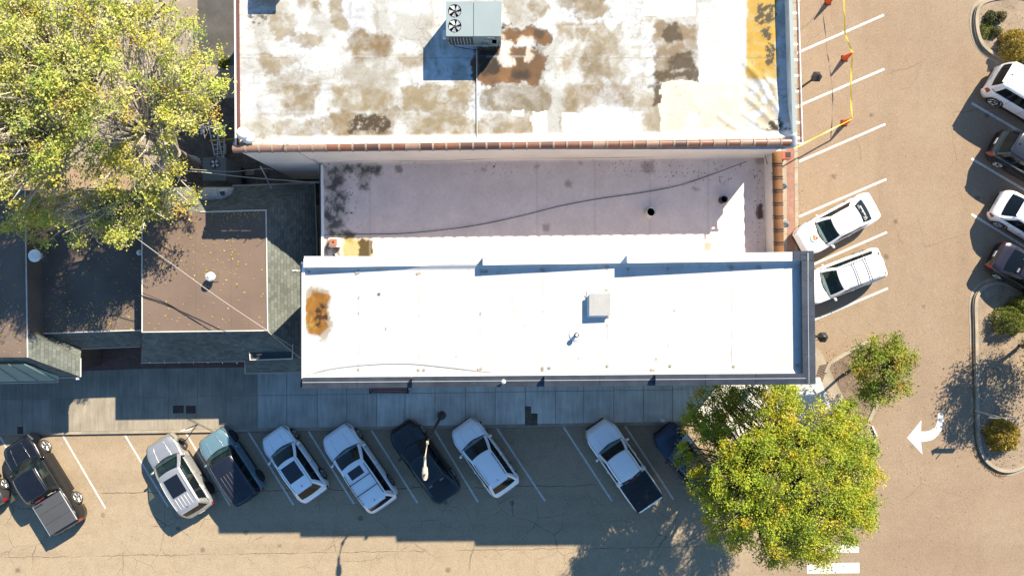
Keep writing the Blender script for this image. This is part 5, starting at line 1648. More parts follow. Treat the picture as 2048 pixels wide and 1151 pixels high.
# white roof: hatch, pipe vent, lamp ball, cable
z = zr(1200)
hb_ = root('roof_box', 'white membrane wrapped box on the clean white roof', 'hatch', P(1200, 612, z))
a, b = P(1180, 587.5, z + .29), P(1220, 629.5, z + .29)
MB().prism([(a.x, a.y), (b.x, a.y), (b.x, b.y), (a.x, b.y)], z - .05, z + .26).build('curb', M['white'], hb_)
MB().prism([(a.x - .03, a.y + .03), (b.x + .03, a.y + .03), (b.x + .03, b.y - .03), (a.x - .03, b.y - .03)], z + .26, z + .30).build('lid', mat('aged_membrane', (.31, .305, .29), .7, var=.08, vs_=3.0), hb_)
MB().prism([(a.x - .09, a.y + .12), (b.x + .17, a.y + .12), (b.x + .17, b.y - .12), (a.x - .09, b.y - .12)], z - .04, z + .022).build('skirt', M['white'], hb_)
z = zr(1153)
pv = root('pipe_vent', 'small black ringed pipe vent on the clean white roof', 'vent', P(1153, 670, z))
c = P(1153.5, 669.5, z + .32)
MB().lathe((c.x, c.y, 0), [(.10, z), (.075, z + .06), (.07, z + .30), (.105, z + .30), (.105, z + .34), (.06, z + .35)], 14).build('pipe', M['blackm'], pv, True)
MB().lathe((c.x, c.y, 0), [(.055, z + .352), (.03, z + .353)], 14).build('rim_ring', M['white'], pv)
MB().lathe((c.x, c.y, 0), [(.3, z + .008), (.29, z + .02), (.11, z + .03)], 18).build('flashing', M['white'], pv, True)
o = MB().tube([P(*p) for p in smooth_path([(611, 750, 8.45), (660, 737, 8.47), (730, 729, 8.52), (810, 726.5, 8.58), (880, 732, 8.64), (983, 744, 8.73)], 6)], .011, 4).build('roof_cable', M['wire']); tag(o, 'thin grey cable curving over the clean white roof', 'cable')
o = root('globe_lamp', 'small white ball finial standing on the slate coping', 'lamp', P(1005, 766, 8.9))
c = P(1007, 763, 9.2)
MB().tube([(c.x, c.y, 8.6), (c.x, c.y, 9.12)], .03, 8).build('stem', M['blackm'], o)
MB().lathe((c.x, c.y, 0), [(.001, 9.06), (.07, 9.09), (.10, 9.16), (.07, 9.23), (.001, 9.26)], 14).build('globe', M['white'], o, True)
# security camera on the west wall
o = root('wall_camera', 'small pale security camera on the west end of the white roofed building', 'camera', P(592, 542, 7.6))
c = P(592, 542, 7.6)
MB().tube([(c.x - .16, c.y, 7.55), (c.x + .06, c.y + .02, 7.62)], [.06, .065], 10).build('housing', M['rusty'], o)
MB().tube([(c.x + .06, c.y, 7.62), P(606, 540, 7.6)], .03, 6).build('arm', M['rusty'], o)

# west roofs: turbine and mushroom vents
def mush(px, py, zb, h, r, label, mat_, kind_='dome'):
    o = root('roof_vent', label, 'vent', P(px, py, zb))
    c = P(px, py, zb + h)
    MB().box((c.x, c.y, zb + .02), (r * 2.0, r * 2.0, .04)).build('flashing', M['darkbrown'], o)
    MB().lathe((c.x, c.y, 0), [(r * .6, zb), (r * .55, zb + h - .1)], 14).build('neck', M['galv'], o, True)
    if kind_ == 'dome':
        MB().lathe((c.x, c.y, 0), [(r, zb + h - .13), (r * 1.02, zb + h - .06), (r * .8, zb + h + .02), (r * .4, zb + h + .06), (.001, zb + h + .07)], 20).build('cap', mat_, o, True)
    else:
        b = MB()
        for k in range(16):
            t0, t1 = 2 * math.pi * k / 16, 2 * math.pi * (k + .8) / 16
            pr = [(r * .55, zb + h - .22), (r, zb + h - .05), (r * .8, zb + h + .1), (r * .25, zb + h + .17)]
            v = [(c.x + q * math.cos(t0), c.y + q * math.sin(t0), zz) for q, zz in pr] + [(c.x + q * .97 * math.cos(t1), c.y + q * .97 * math.sin(t1), zz) for q, zz in pr]
            b.add(v, [(i, i + 4, i + 5, i + 1) for i in range(3)])
        b.build('turbine_fins', mat_, o)
        MB().lathe((c.x, c.y, 0), [(r * .34, zb + h + .15), (.001, zb + h + .19)], 14).build('cap', mat_, o, True)
mush(420, 553, WZ, .42, .24, 'white spinning turbine vent on the sunlit brown roof', M['white'], 'turbine')
mush(67, 511, FZ - .3, .5, .30, 'white dome vent on the roof edge at the left', M['white'])
mush(277.5, 505, MLZ, .5, .13, 'slim white vent at the step between two dark roofs', M['white'])

# ------------------------------------------------------------------ yard behind the shops
o = root('condenser_unit', 'green grey condenser with one round fan behind the shops', 'air conditioner', P(432, 338, 0))
z1 = 2.9
a, b = P(405, 315, z1), P(452, 361, z1)
cxm, cym = (a.x + b.x) / 2, (a.y + b.y) / 2
MB().box((cxm, cym, 1.85), (b.x - a.x - .05, a.y - b.y - .05, 2.0)).build('cabinet', M['acgreen'], o)
MB().box((cxm, cym, .42), (b.x - a.x - .2, a.y - b.y - .2, .84)).build('stand', M['blackm'], o)
h = P(430, 327, z1)
MB().prism([(a.x, a.y), (b.x, a.y), (b.x, b.y), (a.x, b.y)], 2.85, z1).build('top_panel', M['acgreen'], o)
MB().lathe((h.x, h.y, 0), [(.24, z1 + .004), (.001, z1 + .006)], 20).build('fan_well', M['acdark'], o)
fb = MB()
for k in range(4):
    t = k * math.pi / 2 + .5
    fb.add([(h.x + .05 * math.cos(t), h.y + .05 * math.sin(t), z1 + .012), (h.x + .22 * math.cos(t), h.y + .22 * math.sin(t), z1 + .012), (h.x + .22 * math.cos(t + .8), h.y + .22 * math.sin(t + .8), z1 + .03), (h.x + .06 * math.cos(t + .8), h.y + .06 * math.sin(t + .8), z1 + .03)], [(0, 1, 2, 3)])
fb.build('fan_blades', M['galv'], o)
MB().tube([(h.x + .24 * math.cos(i * math.pi / 10), h.y + .24 * math.sin(i * math.pi / 10), z1 + .03) for i in range(21)], .014, 5, False).build('fan_ring', M['acdark'], o)
# rusty white duct hood
o = root('duct_hood', 'rust flecked white metal duct hood on the shingled roof edge', 'duct', P(428, 390, 3.0))
a, b = P(400, 370, 4.2), P(456, 411, 4.2)
v, f = [], []
nn = 10
secs = [(0.0, 1.0), (.35, 1.0), (.72, .97), (.86, .8), (1.0, .45)]
for s_, k_ in secs:
    for i in range(nn + 1):
        t = math.pi * i / nn
        x = a.x + (b.x - a.x) * s_
        yc = a.y - .15
        y = a.y - (a.y - b.y) * (.5 - .5 * math.cos(t)) * k_
        v.append((x, y, 3.35 + .85 * math.sin(t) * k_))
for i in range(len(secs) - 1):
    for k in range(nn):
        f.append((i * (nn + 1) + k, (i + 1) * (nn + 1) + k, (i + 1) * (nn + 1) + k + 1, i * (nn + 1) + k + 1))
f.append(tuple(range(nn + 1))); f.append(tuple((len(secs) - 1) * (nn + 1) + k for k in range(nn + 1))[::-1])
mk('hood_shell', v, f, M['rusty'], o, False)
MB().box((b.x - .32, (a.y + b.y) / 2 + .1, 4.12), (.22, .2, .08)).build('opening', M['acdark'], o)
MB().box(((a.x + b.x) / 2, (a.y + b.y) / 2, 3.1), (.9, .6, .6)).build('support', M['acdark'], o)
# ladders
def ladder(p0, p1, w, label, n=7):
    o = root('ladder', label, 'ladder', P(*p0))
    a, b = P(*p0), P(*p1)
    d = (b - a).normalized(); s = Vector((-d.y, d.x, 0)).normalized() * w / 2
    for k in (1, -1):
        MB().tube([a + s * k, b + s * k], .03, 5).build('rail', M['galv'], o)
    for i in range(n):
        c = a.lerp(b, (i + .5) / n)
        MB().tube([c + s, c - s], .022, 5).build('rung', M['galv'], o)
ladder((437, 312, .5), (422, 238, 1.0), .40, 'longer aluminium ladder lying in the narrow yard', 8)
ladder((441, 318, .35), (443, 250, .6), .36, 'shorter aluminium ladder lying in the narrow yard beside the wall', 7)
rs = random.Random(21)
for i, (x, y, w, h, m, lb) in enumerate(((436, 216, 12, 20, M['chimney'], 'dark red lattice panel lying in the shady yard'), (432, 234, 8, 14, M['chimney'], 'small dark red board half under the yard tree'),
                                     (405, 258, 10, 22, M['galv'], 'pale metal sheet leaning in the yard under the tree'), (450, 298, 6, 22, M['wood'], 'narrow weathered plank at the foot of the ladders'),
                                     (490, 348, 40, 7, M['wood'], 'grey boards lying behind the shingled shop'))):
    c = P(x, y, .12)
    r_ = root('scrap_board', lb, 'board', c)
    for k in range(4):
        MB().box((c.x, c.y + (k - 1.5) * h * .0062, .10 + .012 * k), (w * .026, h * .0055, .03), rs.uniform(.4, .7) if i < 4 else .12 + .05 * k).build('board', m, r_)
# vines / cables in the yard
for k, (pts, rad, m, lb) in enumerate((
        ([(380, 338, 5.2), (460, 343, 4.9), (530, 337, 4.6), (545, 340, 4.4)], .016, M['wire'], 'overhead wire above the condenser, the upper one'),
        ([(300, 338, 6.4), (400, 344, 5.8), (500, 355, 5.0), (644, 366, 4.3)], .022, M['wire'], 'overhead wire above the condenser, the lower one'),
        ([(465, 370, 3.35), (560, 367, 3.5), (644, 362, 4.2)], .016, M['wire'], 'wire running along the back eave of the shingled shop'),
        ([(521, 333, 5.4), (532, 354, 4.4), (540, 372, 3.5), (556, 390, 3.4)], .03, M['galv'], 'bundle of grey service cables hanging down to the shingled roof'),
        ([(568, 284, NT + .4), (605, 306, 6.6), (648, 332, MZ + .2)], .012, M['cable'], 'black wire from the coping down to the pink roof'),
        ([(262, 468, 7.2), (350, 532, 6.5), (450, 604, 6.0), (586, 694, 5.6)], .018, M['wire'], 'pale overhead wire crossing the sunlit brown roof'),
        ([(284, 585, 5.0), (330, 604, 4.9), (372, 629, 4.9), (424, 662, 4.87)], .016, M['cable'], 'black cable lying across the sunlit brown roof'),
        ([(590, 300, NT + .3), (600, 306, NT), (640, 330, 6.4)], .008, M['cable'], 'fine black wire near the left end of the tile coping'))):
    o = MB().tube([P(*p) for p in smooth_path(pts, 6)], rad, 5).build('service_wire', m)
    tag(o, lb, 'wire', 'wires strung between the west buildings')
# rail fence at the top of the yard
o = root('yard_fence', 'low rail fence in the yard at the top left', 'fence', P(320, 10, 0))
fa, fb_ = P(285, 28, 0), P(352, -2, 0)
for k in range(4):
    c = fa.lerp(fb_, k / 3)
    MB().box((c.x, c.y, .5), (.09, .09, 1.0), .4).build('post', M['wood'], o)
for zz in (.45, .9):
    MB().tube([fa + Vector((0, 0, zz)), fb_ + Vector((0, 0, zz))], .045, 4).build('rail', M['wood'], o)
o = root('storage_bin', 'pale plastic bin at the top edge among the leaves', 'bin', P(256, -2, 0))
c = P(254, 2, .9)
MB().lathe((c.x, c.y, 0), [(.26, 0), (.33, .85), (.36, .86), (.36, .92)], 18).build('body', M['signface'], o, True)
MB().lathe((c.x, c.y, 0), [(.37, .92), (.34, .98), (.001, 1.0)], 18).build('lid', M['white'], o, True)

# ------------------------------------------------------------------ street furniture
o = root('street_light', 'street light with brown pole and cream arm over the black sedan', 'street light', P(884, 829, SW))
pb, pt = P(884, 829, 0), None
pz = 6.55
MB().lathe((pb.x, pb.y, 0), [(.24, SW), (.22, SW + .25), (.12, SW + .4)], 14).build('base', M['polebrown'], o, True)
MB().tube([(pb.x, pb.y, SW + .3), (pb.x, pb.y, 3.6), (pb.x, pb.y, pz)], [.09, .07, .05], 12).build('pole', M['polebrown'], o, True)
ae = P(850, 948, pz + .12)
MB().tube([(pb.x, pb.y - .06, pz + .02), (ae.x, ae.y + .75, pz + .12)], .028, 8).build('arm', M['polewhite'], o, True)
MB().box((pb.x, pb.y - .06, pz - .03), (.10, .16, .12)).build('arm_clamp', M['polewhite'], o)
MB().tube([(ae.x, ae.y + .80, pz + .12), (ae.x, ae.y + .36, pz + .13)], .06, 10).build('lamp_neck', M['polewhite'], o, True)
v, f = [], []
prof = [(-.42, .06, .05), (-.30, .12, .08), (-.05, .145, .10), (.16, .13, .09), (.26, .06, .04)]
for yy, wv, hv in prof:
    for k in range(12):
        t = 2 * math.pi * k / 12
        v.append((ae.x + wv * math.cos(t), ae.y - yy, pz + .12 + hv * math.sin(t)))
for i in range(len(prof) - 1):
    for k in range(12):
        k2 = (k + 1) % 12
        f.append((i * 12 + k, i * 12 + k2, (i + 1) * 12 + k2, (i + 1) * 12 + k))
f += [tuple(range(12)), tuple(48 + k for k in range(12))[::-1]]
mk('lamp_head', v, f, M['polewhite'], o, True)
MB().lathe((ae.x, ae.y + .02, 0), [(.05, pz + .22), (.045, pz + .29), (.001, pz + .30)], 10).build('photocell', mat('photocell_green', (.05, .09, .06), .4), o, True)

def lantern(px, py, z, label):
    c = P(px, py, z)
    o = root('lamp_post', label, 'lamp post', (c.x, c.y, 0), group='lantern posts along the east front')
    MB().lathe((c.x, c.y, 0), [(.20, .1), (.19, .3), (.10, .5), (.085, .8)], 12).build('base', M['blackm'], o, True)
    MB().tube([(c.x, c.y, .6), (c.x, c.y, z - .55)], [.07, .055], 10).build('post', M['blackm'], o, True)
    MB().lathe((c.x, c.y, 0), [(.06, z - .55), (.12, z - .48), (.05, z - .40)], 6).build('cup', M['blackm'], o)
    MB().lathe((c.x, c.y, 0), [(.13, z - .42), (.24, z - .02)], 6).build('lantern_glass', M['privacy'], o)
    for k in range(6):
        t = 2 * math.pi * k / 6
        MB().tube([(c.x + .135 * math.cos(t), c.y + .135 * math.sin(t), z - .42), (c.x + .245 * math.cos(t), c.y + .245 * math.sin(t), z - .02)], .014, 4).build('lantern_bar', M['blackm'], o)
    MB().lathe((c.x, c.y, 0), [(.29, z - .03), (.27, z), (.12, z + .16), (.05, z + .2), (.06, z + .25), (.001, z + .31)], 6).build('roof', M['blackm'], o)
    t = 2.6
    MB().tube([(c.x, c.y, z - .62), (c.x - .22, c.y - .12, z - .55), (c.x - .34, c.y - .2, z - .30), (c.x - .26, c.y - .15, z - .05), (c.x - .1, c.y - .05, z - .02)], .018, 5).build('scroll', M['blackm'], o)
lantern(1634, 153, 3.6, 'black six sided lantern post beside the stained roof building')
lantern(1646, 674, 3.6, 'black six sided lantern post by the slate corner, near the small tree')

# traffic cones and caution tape
cones = []
for px, py, lb in ((1689, 117, 'orange traffic cone holding the caution tape, the middle one'), (1688, 246, 'orange traffic cone nearest the building corner, tape turning at its tip'), (1656, 4, 'orange traffic cone cut off by the top edge')):
    o = root('traffic_cone', lb, 'cone', P(px, py, 0), group='traffic cones')
    c = P(px, py, 0)
    MB().prism([(c.x - .17, c.y - .17), (c.x + .17, c.y - .17), (c.x + .17, c.y + .17), (c.x - .17, c.y + .17)], 0.0, .035).build('base', M['blackrub'], o)
    MB().lathe((c.x, c.y, 0), [(.17, .035), (.155, .08), (.05, .86), (.045, .9), (.001, .905)], 18).build('cone_body', M['orange'], o, True)
    cones.append(c + Vector((0, 0, .90)))
def ribbon(name, pts, w, m, label):
    pts = [Vector(p) for p in pts]
    v, f = [], []
    for i, p in enumerate(pts):
        d = (pts[min(i + 1, len(pts) - 1)] - pts[max(i - 1, 0)]).normalized()
        s = Vector((-d.y, d.x, 0)).normalized()
        tw = .6 + .4 * math.sin(i * 1.1)
        n = (s * math.cos(tw) + Vector((0, 0, 1)) * math.sin(tw)) * w / 2
        v += [p - n, p + n]
    f = [(2 * i, 2 * i + 1, 2 * i + 3, 2 * i + 2) for i in range(len(pts) - 1)]
    o = mk(name, v, f, m)
    tag(o, label, 'tape')
    return o
def sagl(a, b, s, n=12):
    return [a.lerp(b, i / n) + Vector((0, 0, -s * 4 * (i / n) * (1 - i / n))) for i in range(n + 1)]
corner = P(1588, 297, 1.3)
tp = P(1688, -60, 1.0)
ribbon('caution_tape', sagl(tp, P(1690, 66, .75), .05, 8) + sagl(P(1690, 66, .75), cones[0], .02, 8)[1:], .08, M['yellow'], 'yellow caution tape from the top edge to the middle cone')
ribbon('caution_tape', sagl(cones[0], cones[1], .14), .08, M['yellow'], 'yellow caution tape sagging between the two cones')
ribbon('caution_tape', sagl(cones[1], corner, .06), .08, M['yellow'], 'yellow caution tape from the lower cone to the building corner')
ribbon('caution_tape', [P(418, 282, .9), P(445, 280, .9), P(468, 277, 1.0)], .08, M['yellow'], 'short yellow tape across the narrow yard by the ladders')

# bench under the slate coping
o = root('bench', 'red brown slatted bench half hidden under the slate coping', 'bench', P(779, 776, SW))
c = P(779, 776, .5)
wb = 2.0
for k in range(5):
    MB().box((c.x, c.y + .22 - k * .105, SW + .44), (wb, .08, .035)).build('seat_slat', M['benchred'], o)
for k in range(3):
    MB().box((c.x, c.y + .30, SW + .56 + k * .12), (wb, .03, .09)).build('back_slat', M['benchred'], o)
for s in (-1, 1):
    b = MB()
    b.box((c.x + s * (wb / 2 + .03), c.y - .22, SW + .32), (.05, .05, .64)); b.box((c.x + s * (wb / 2 + .03), c.y + .28, SW + .42), (.05, .05, .84)); b.box((c.x + s * (wb / 2 + .03), c.y + .03, SW + .62), (.07, .55, .04))
    b.build('end_frame', M['blackm'], o)
# signs
o = root('parking_sign', 'small parking sign on a thin post at the kerb above the silver SUV', 'sign', P(398, 846, SW))
c = P(397, 847, 0)
MB().tube([(c.x, c.y, 0), (c.x, c.y, 1.5)], .028, 6).build('post', M['blackm'], o)
MB().box((c.x - .02, c.y - .035, 1.36), (.45, .02, .42), .12).build('plate', M['white'], o)
o = root('road_sign', 'road sign on a post in the island above the yellow bush, seen edge on', 'sign', P(1950, 822, 0))
c = P(2002, 835, 2.1)
MB().tube([(c.x, c.y + .02, .08), (c.x, c.y + .02, 2.5)], .03, 6).build('post', M['galv'], o)
v = [(c.x - .66, c.y, 2.05), (c.x - .36, c.y, 1.80), (c.x - .36, c.y, 1.93), (c.x + .66, c.y, 1.93), (c.x + .66, c.y, 2.17), (c.x - .36, c.y, 2.17), (c.x - .36, c.y, 2.30)]
mk('arrow_plate', [Vector(p) for p in v] + [Vector(p) + Vector((0, -.02, 0)) for p in v], [tuple(range(7)), tuple(range(13, 6, -1))] + [(i, (i + 1) % 7, 7 + (i + 1) % 7, 7 + i) for i in range(7)], M['signback'], o)
MB().box((c.x, c.y - .01, 1.40), (.45, .02, .4)).build('plate', M['signback'], o)
# a post and wedge that show among the planter leaves
o = root('planter_stake', 'low white marker at the tip of the planter by the big tree', 'marker', P(1750, 862, 0))
MB().prism([P(1743, 852, .02), P(1745, 851, .02), P(1754, 872, .02), P(1752, 873, .02)], 0.0, .10).build('strip', M['white'], o)
# litter
o = root('paper_cup', 'white paper bag lying on the sidewalk above the dark blue sedan', 'litter', P(1326, 840, SW))
c = P(1326, 840, SW)
MB().box((c.x, c.y, SW + .05), (.27, .16, .09), -.2).build('bag', M['white'], o)
MB().box((c.x + .1, c.y - .02, SW + .10), (.09, .13, .02), -.2).build('flap', M['signface'], o)
# ------------------------------------------------------------------ vegetation
def leaf_mesh(name, cen, size, col, parent, rng, up=0.85, aspect=.62):
    """one mesh of many small folded leaves; cen (n,3) world, col (n,3)"""
    n = len(cen)
    nrm = rng.normal(size=(n, 3)); nrm /= np.linalg.norm(nrm, axis=1, keepdims=True)
    nrm[:, 2] = np.abs(nrm[:, 2]) + up
    nrm /= np.linalg.norm(nrm, axis=1, keepdims=True)
    t = rng.normal(size=(n, 3))
    t -= nrm * (t * nrm).sum(1, keepdims=True)
    t /= np.linalg.norm(t, axis=1, keepdims=True)
    b = np.cross(nrm, t)
    s = (size * rng.uniform(.6, 1.35, n))[:, None]
    v = np.stack([cen - t * s * .5, cen + b * s * aspect * .5 + nrm * s * .10, cen + t * s * .55, cen - b * s * aspect * .5 + nrm * s * .10], 1).reshape(-1, 3)
    off = np.array(wloc(parent))
    me = bpy.data.meshes.new(name)
    me.vertices.add(4 * n); me.vertices.foreach_set('co', (v - off).ravel())
    f = (np.arange(n)[:, None] * 4 + np.array([0, 1, 2, 0, 2, 3])).reshape(-1)
    me.loops.add(6 * n); me.loops.foreach_set('vertex_index', f)
    me.polygons.add(2 * n); me.polygons.foreach_set('loop_start', np.arange(2 * n) * 3)
    me.update(calc_edges=True)
    at = me.attributes.new('Col', 'FLOAT_COLOR', 'POINT')
    c = np.repeat(np.concatenate([col, np.ones((n, 1))], 1), 4, 0)
    at.data.foreach_set('color', c.ravel())
    me.materials.append(M['leaf'])
    o = bpy.data.objects.new(name, me)
    return link(o, parent)

def make_tree(name, label, base, top_z, blobs, n_clump, per, leaf, spread, pal, seed, bark, trunk_r, fork, twigs=2, bare=0.0, group=None, bare_zone=None):
    """blobs: list of (center xyz, radii xyz, weight); pal: list of (colour, weight)"""
    rng = np.random.default_rng(seed)
    rs = random.Random(seed)
    r = root(name, label, 'tree', base, group=group)
    base = Vector(base)
    forkp = Vector(fork)
    wts = np.array([b[2] for b in blobs], float); wts /= wts.sum()
    clumps = []
    for i in range(n_clump):
        c, rad, _ = blobs[rng.choice(len(blobs), p=wts)]
        d = rng.normal(size=3); d /= np.linalg.norm(d)
        q = rng.uniform(.35, 1.0) ** .45
        p = np.array(c) + d * q * np.array(rad)
        clumps.append(p)
    clumps = np.array(clumps)
    # wood: limbs from the fork, then boughs and twigs to the clumps
    tr = MB()
    mid = base.lerp(forkp, .5) + Vector((rs.uniform(-.1, .1), rs.uniform(-.1, .1), 0))
    tr.tube([base - Vector((0, 0, .1)), base + Vector((0, 0, .25)), mid, forkp], [trunk_r * 1.35, trunk_r, trunk_r * .85, trunk_r * .72], 10)
    tr.build('trunk', M[bark], r, True)
    nl = 9
    limbs = []
    order = rng.permutation(n_clump)
    for i in range(nl):
        tgt = Vector(clumps[order[i * 3 % n_clump]])
        tgt = forkp.lerp(tgt, .62)
        m_ = forkp.lerp(tgt, .5) + Vector((rs.uniform(-.3, .3), rs.uniform(-.3, .3), rs.uniform(.1, .5))) * (tgt - forkp).length * .22
        pts = smooth_path([tuple(forkp), tuple(m_), tuple(tgt)], 4)
        limbs.append([Vector(p) for p in pts])
        rr_ = [trunk_r * .55 * (1 - .62 * k / (len(pts) - 1)) for k in range(len(pts))]
        MB().tube(pts, rr_, 7).build('limb', M[bark], r, True)
    tw = MB()
    pts_all = [p for l in limbs for p in l[2:]]
    for c in clumps:
        c = Vector(c)
        st = min(pts_all, key=lambda p: (p - c).length + .35 * max(0, p.z - c.z))
        d = c - st
        m_ = st + d * .5 + Vector((rs.uniform(-1, 1), rs.uniform(-1, 1), rs.uniform(-.2, .8))) * d.length * .14
        path = smooth_path([tuple(st), tuple(m_), tuple(c)], 3)
        tw.tube(path, [.05 * (trunk_r / .25) ** .5 * (1 - .75 * k / (len(path) - 1)) for k in range(len(path))], 4, False)
        for k in range(twigs):
            s0 = st.lerp(c, rs.uniform(.45, .95))
            e = s0 + Vector((rs.gauss(0, 1), rs.gauss(0, 1), rs.gauss(.25, .7))) * spread * 1.15 + d.normalized() * spread * .8
            h = s0.lerp(e, .5) + Vector((rs.gauss(0, 1), rs.gauss(0, 1), rs.gauss(0, 1))) * spread * .2
            tw.tube([s0, h, e], [.02, .015, .008], 3, False)
    tw.build('twigs', M[bark], r, False)
    keep = np.ones(n_clump, bool)
    if bare > 0:
        keep = rng.random(n_clump) > bare
    if bare_zone is not None:
        bc, br, bp = bare_zone
        inz = np.linalg.norm((clumps - np.array(bc)) / np.array(br), axis=1) < 1
        keep &= ~(inz & (rng.random(n_clump) < bp))
    cl = clumps[keep]
    cen, col = [], []
    pc = np.array([p[0] for p in pal]); pw = np.array([p[1] for p in pal], float); pw /= pw.sum()
    for c in cl:
        k = int(per * rng.uniform(.55, 1.5))
        g = rng.normal(size=(k, 3)) * spread * np.array([1, 1, .62]) * rng.uniform(.75, 1.2)
        cen.append(c + g)
        b0 = pc[rng.choice(len(pc), p=pw)]
        other = pc[rng.choice(len(pc), size=k, p=pw)]
        mixf = rng.uniform(0, 1, (k, 1)) ** 2 * .6
        cc = (b0 * (1 - mixf) + other * mixf) * rng.uniform(.84, 1.16, (k, 1)) * rng.uniform(.82, 1.18)
        col.append(cc)
    leaf_mesh('crown', np.concatenate(cen), leaf, np.clip(np.concatenate(col), 0, .6), r, rng)
    return r

def W(px, py, z):
    v = P(px, py, z)
    return (v.x, v.y, v.z)
px_m = lambda z: (H - z) / F      # metres per photo pixel at height z
# big tree over the yard, top left: sparse autumn crown with pale boughs showing
def lobes(bl, n, r, seed):
    """cover the crown's plan evenly with small leafy lobes that ride on its domed top, some lower down"""
    rng = np.random.default_rng(seed)
    w = np.array([b[1][0] * b[1][1] for b in bl], float); w /= w.sum()
    cand, pts = [], []
    def one():
        k = rng.choice(len(bl), p=w)
        c, rad, _ = bl[k]
        a, q = rng.uniform(0, 2 * math.pi), math.sqrt(rng.uniform(0, 1))
        x, y = c[0] + q * math.cos(a) * rad[0], c[1] + q * math.sin(a) * rad[1]
        top = max((cc[2] + rr_[2] * math.sqrt(max(0, 1 - ((x - cc[0]) / rr_[0]) ** 2 - ((y - cc[1]) / rr_[1]) ** 2))) if ((x - cc[0]) / rr_[0]) ** 2 + ((y - cc[1]) / rr_[1]) ** 2 < 1 else -9 for cc, rr_, _ in bl)
        return (x, y, top)
    out = []
    for i in range(n):
        best, bd = None, -1
        for _ in range(14):
            p = one()
            dd = min([(p[0] - q[0]) ** 2 + (p[1] - q[1]) ** 2 for q in pts] or [9])
            if dd > bd:
                best, bd = p, dd
        pts.append(best)
        k = r * rng.uniform(.65, 1.2)
        out.append(((best[0], best[1], best[2] - k * rng.uniform(.3, 1.5)), (k, k, k * .5), k * k))
    for c, rad, wt in bl:
        out.append((c, tuple(v * .8 for v in rad), .20 * n * r * r / len(bl)))
    return out
palA = [((.52, .50, .10), 3.4), ((.42, .47, .09), 3.6), ((.56, .48, .08), 1.4), ((.55, .36, .08), .4), ((.27, .36, .07), 1.3), ((.56, .54, .20), 2.2)]
blA = []
for (x, y, z, rx, ry, rz, w) in ((318, 120, 8.5, 105, 82, 1.8, 1.6), (350, 210, 8.0, 78, 80, 1.7, 1.5), (270, 320, 7.5, 98, 75, 1.6, 1.5), (325, 395, 6.4, 52, 46, 1.0, .7), (215, 425, 6.6, 85, 50, 1.0, 1.1), (90, 400, 7.2, 100, 70, 1.4, 1.3), (130, 270, 9.0, 125, 95, 2.0, 1.5),
                              (60, 130, 10.0, 120, 110, 2.2, 1.5), (200, 60, 9.6, 120, 85, 2.0, 1.4), (150, 170, 10.5, 110, 90, 1.6, 1.0), (-30, 270, 9.5, 90, 150, 2.2, 1.2), (20, 20, 10.0, 100, 70, 2.0, 1.2), (384, 150, 7.0, 40, 64, 1.3, .7), (392, 225, 6.6, 30, 50, 1.2, .5), (110, 40, 10.0, 80, 60, 1.8, .8)):
    z += .8
    blA.append((W(x, y, z), (rx * px_m(z), ry * px_m(z), rz), w))
make_tree('autumn_tree', 'very large yellow green autumn tree with pale bare boughs at the top left', W(392, 326, 0)[:2] + (0,), 12, lobes(blA, 215, .78, 41), 860, 80, .105, .20, palA, 4, 'bark', .36, W(352, 305, 3.6), twigs=6, bare=.17)
# big round tree at the sidewalk corner
palB = [((.26, .34, .022), 3.2), ((.37, .42, .026), 3.2), ((.50, .45, .024), 2.2), ((.54, .40, .022), .7), ((.15, .22, .022), 1.8)]
blB = []
for (x, y, z, rx, ry, rz, w) in ((1590, 950, 5.6, 165, 150, 2.4, 4.0), (1480, 900, 4.6, 84, 90, 1.5, 1.0), (1560, 830, 4.6, 110, 60, 1.5, 1.1), (1680, 900, 5.2, 80, 90, 1.6, 1.0), (1640, 1050, 5.6, 95, 70, 1.6, 1.1), (1500, 1010, 5.0, 80, 70, 1.5, .8), (1715, 985, 5.2, 56, 80, 1.3, .6), (1470, 815, 4.0, 58, 42, 1.1, .45), (1600, 1085, 4.8, 60, 42, 1.2, .35), (1445, 960, 4.6, 44, 70, 1.1, .4)):
    z += .75
    x -= 20
    blB.append((W(x, y, z), (rx * px_m(z), ry * px_m(z), rz), w))
make_tree('corner_tree', 'large round green tree turning yellow, beside the dark blue sedan', W(1492, 884, 0)[:2] + (SW,), 9, lobes(blB, 135, .62, 43), 940, 100, .086, .17, palB, 8, 'barkdark', .24, W(1506, 893, 2.4), twigs=3, bare_zone=(W(1612, 985, 8.0), (1.1, 1.2, 1.6), .5))
# small tree in the planter
palC = [((.18, .25, .022), 3), ((.27, .30, .025), 2.2), ((.38, .24, .035), .8), ((.11, .16, .02), 1.6), ((.40, .34, .04), .6)]
blC = []
for (x, y, z, rx, ry, rz, w) in ((1768, 738, 3.5, 50, 50, 1.1, 2.4), (1735, 728, 3.1, 34, 40, .8, 1), (1800, 745, 3.3, 32, 42, .8, 1), (1770, 690, 3.2, 44, 24, .7, .9), (1755, 785, 3.2, 40, 26, .7, .9), (1808, 708, 3.2, 22, 26, .5, .5)):
    blC.append((W(x, y, z), (rx * px_m(z), ry * px_m(z), rz), w))
make_tree('small_tree', 'small green tree with reddish tips in the corner planter', W(1706, 731, 0)[:2] + (.09,), 5, blC, 125, 78, .10, .185, palC, 12, 'barkdark', .10, W(1716, 733, 1.5), twigs=3)
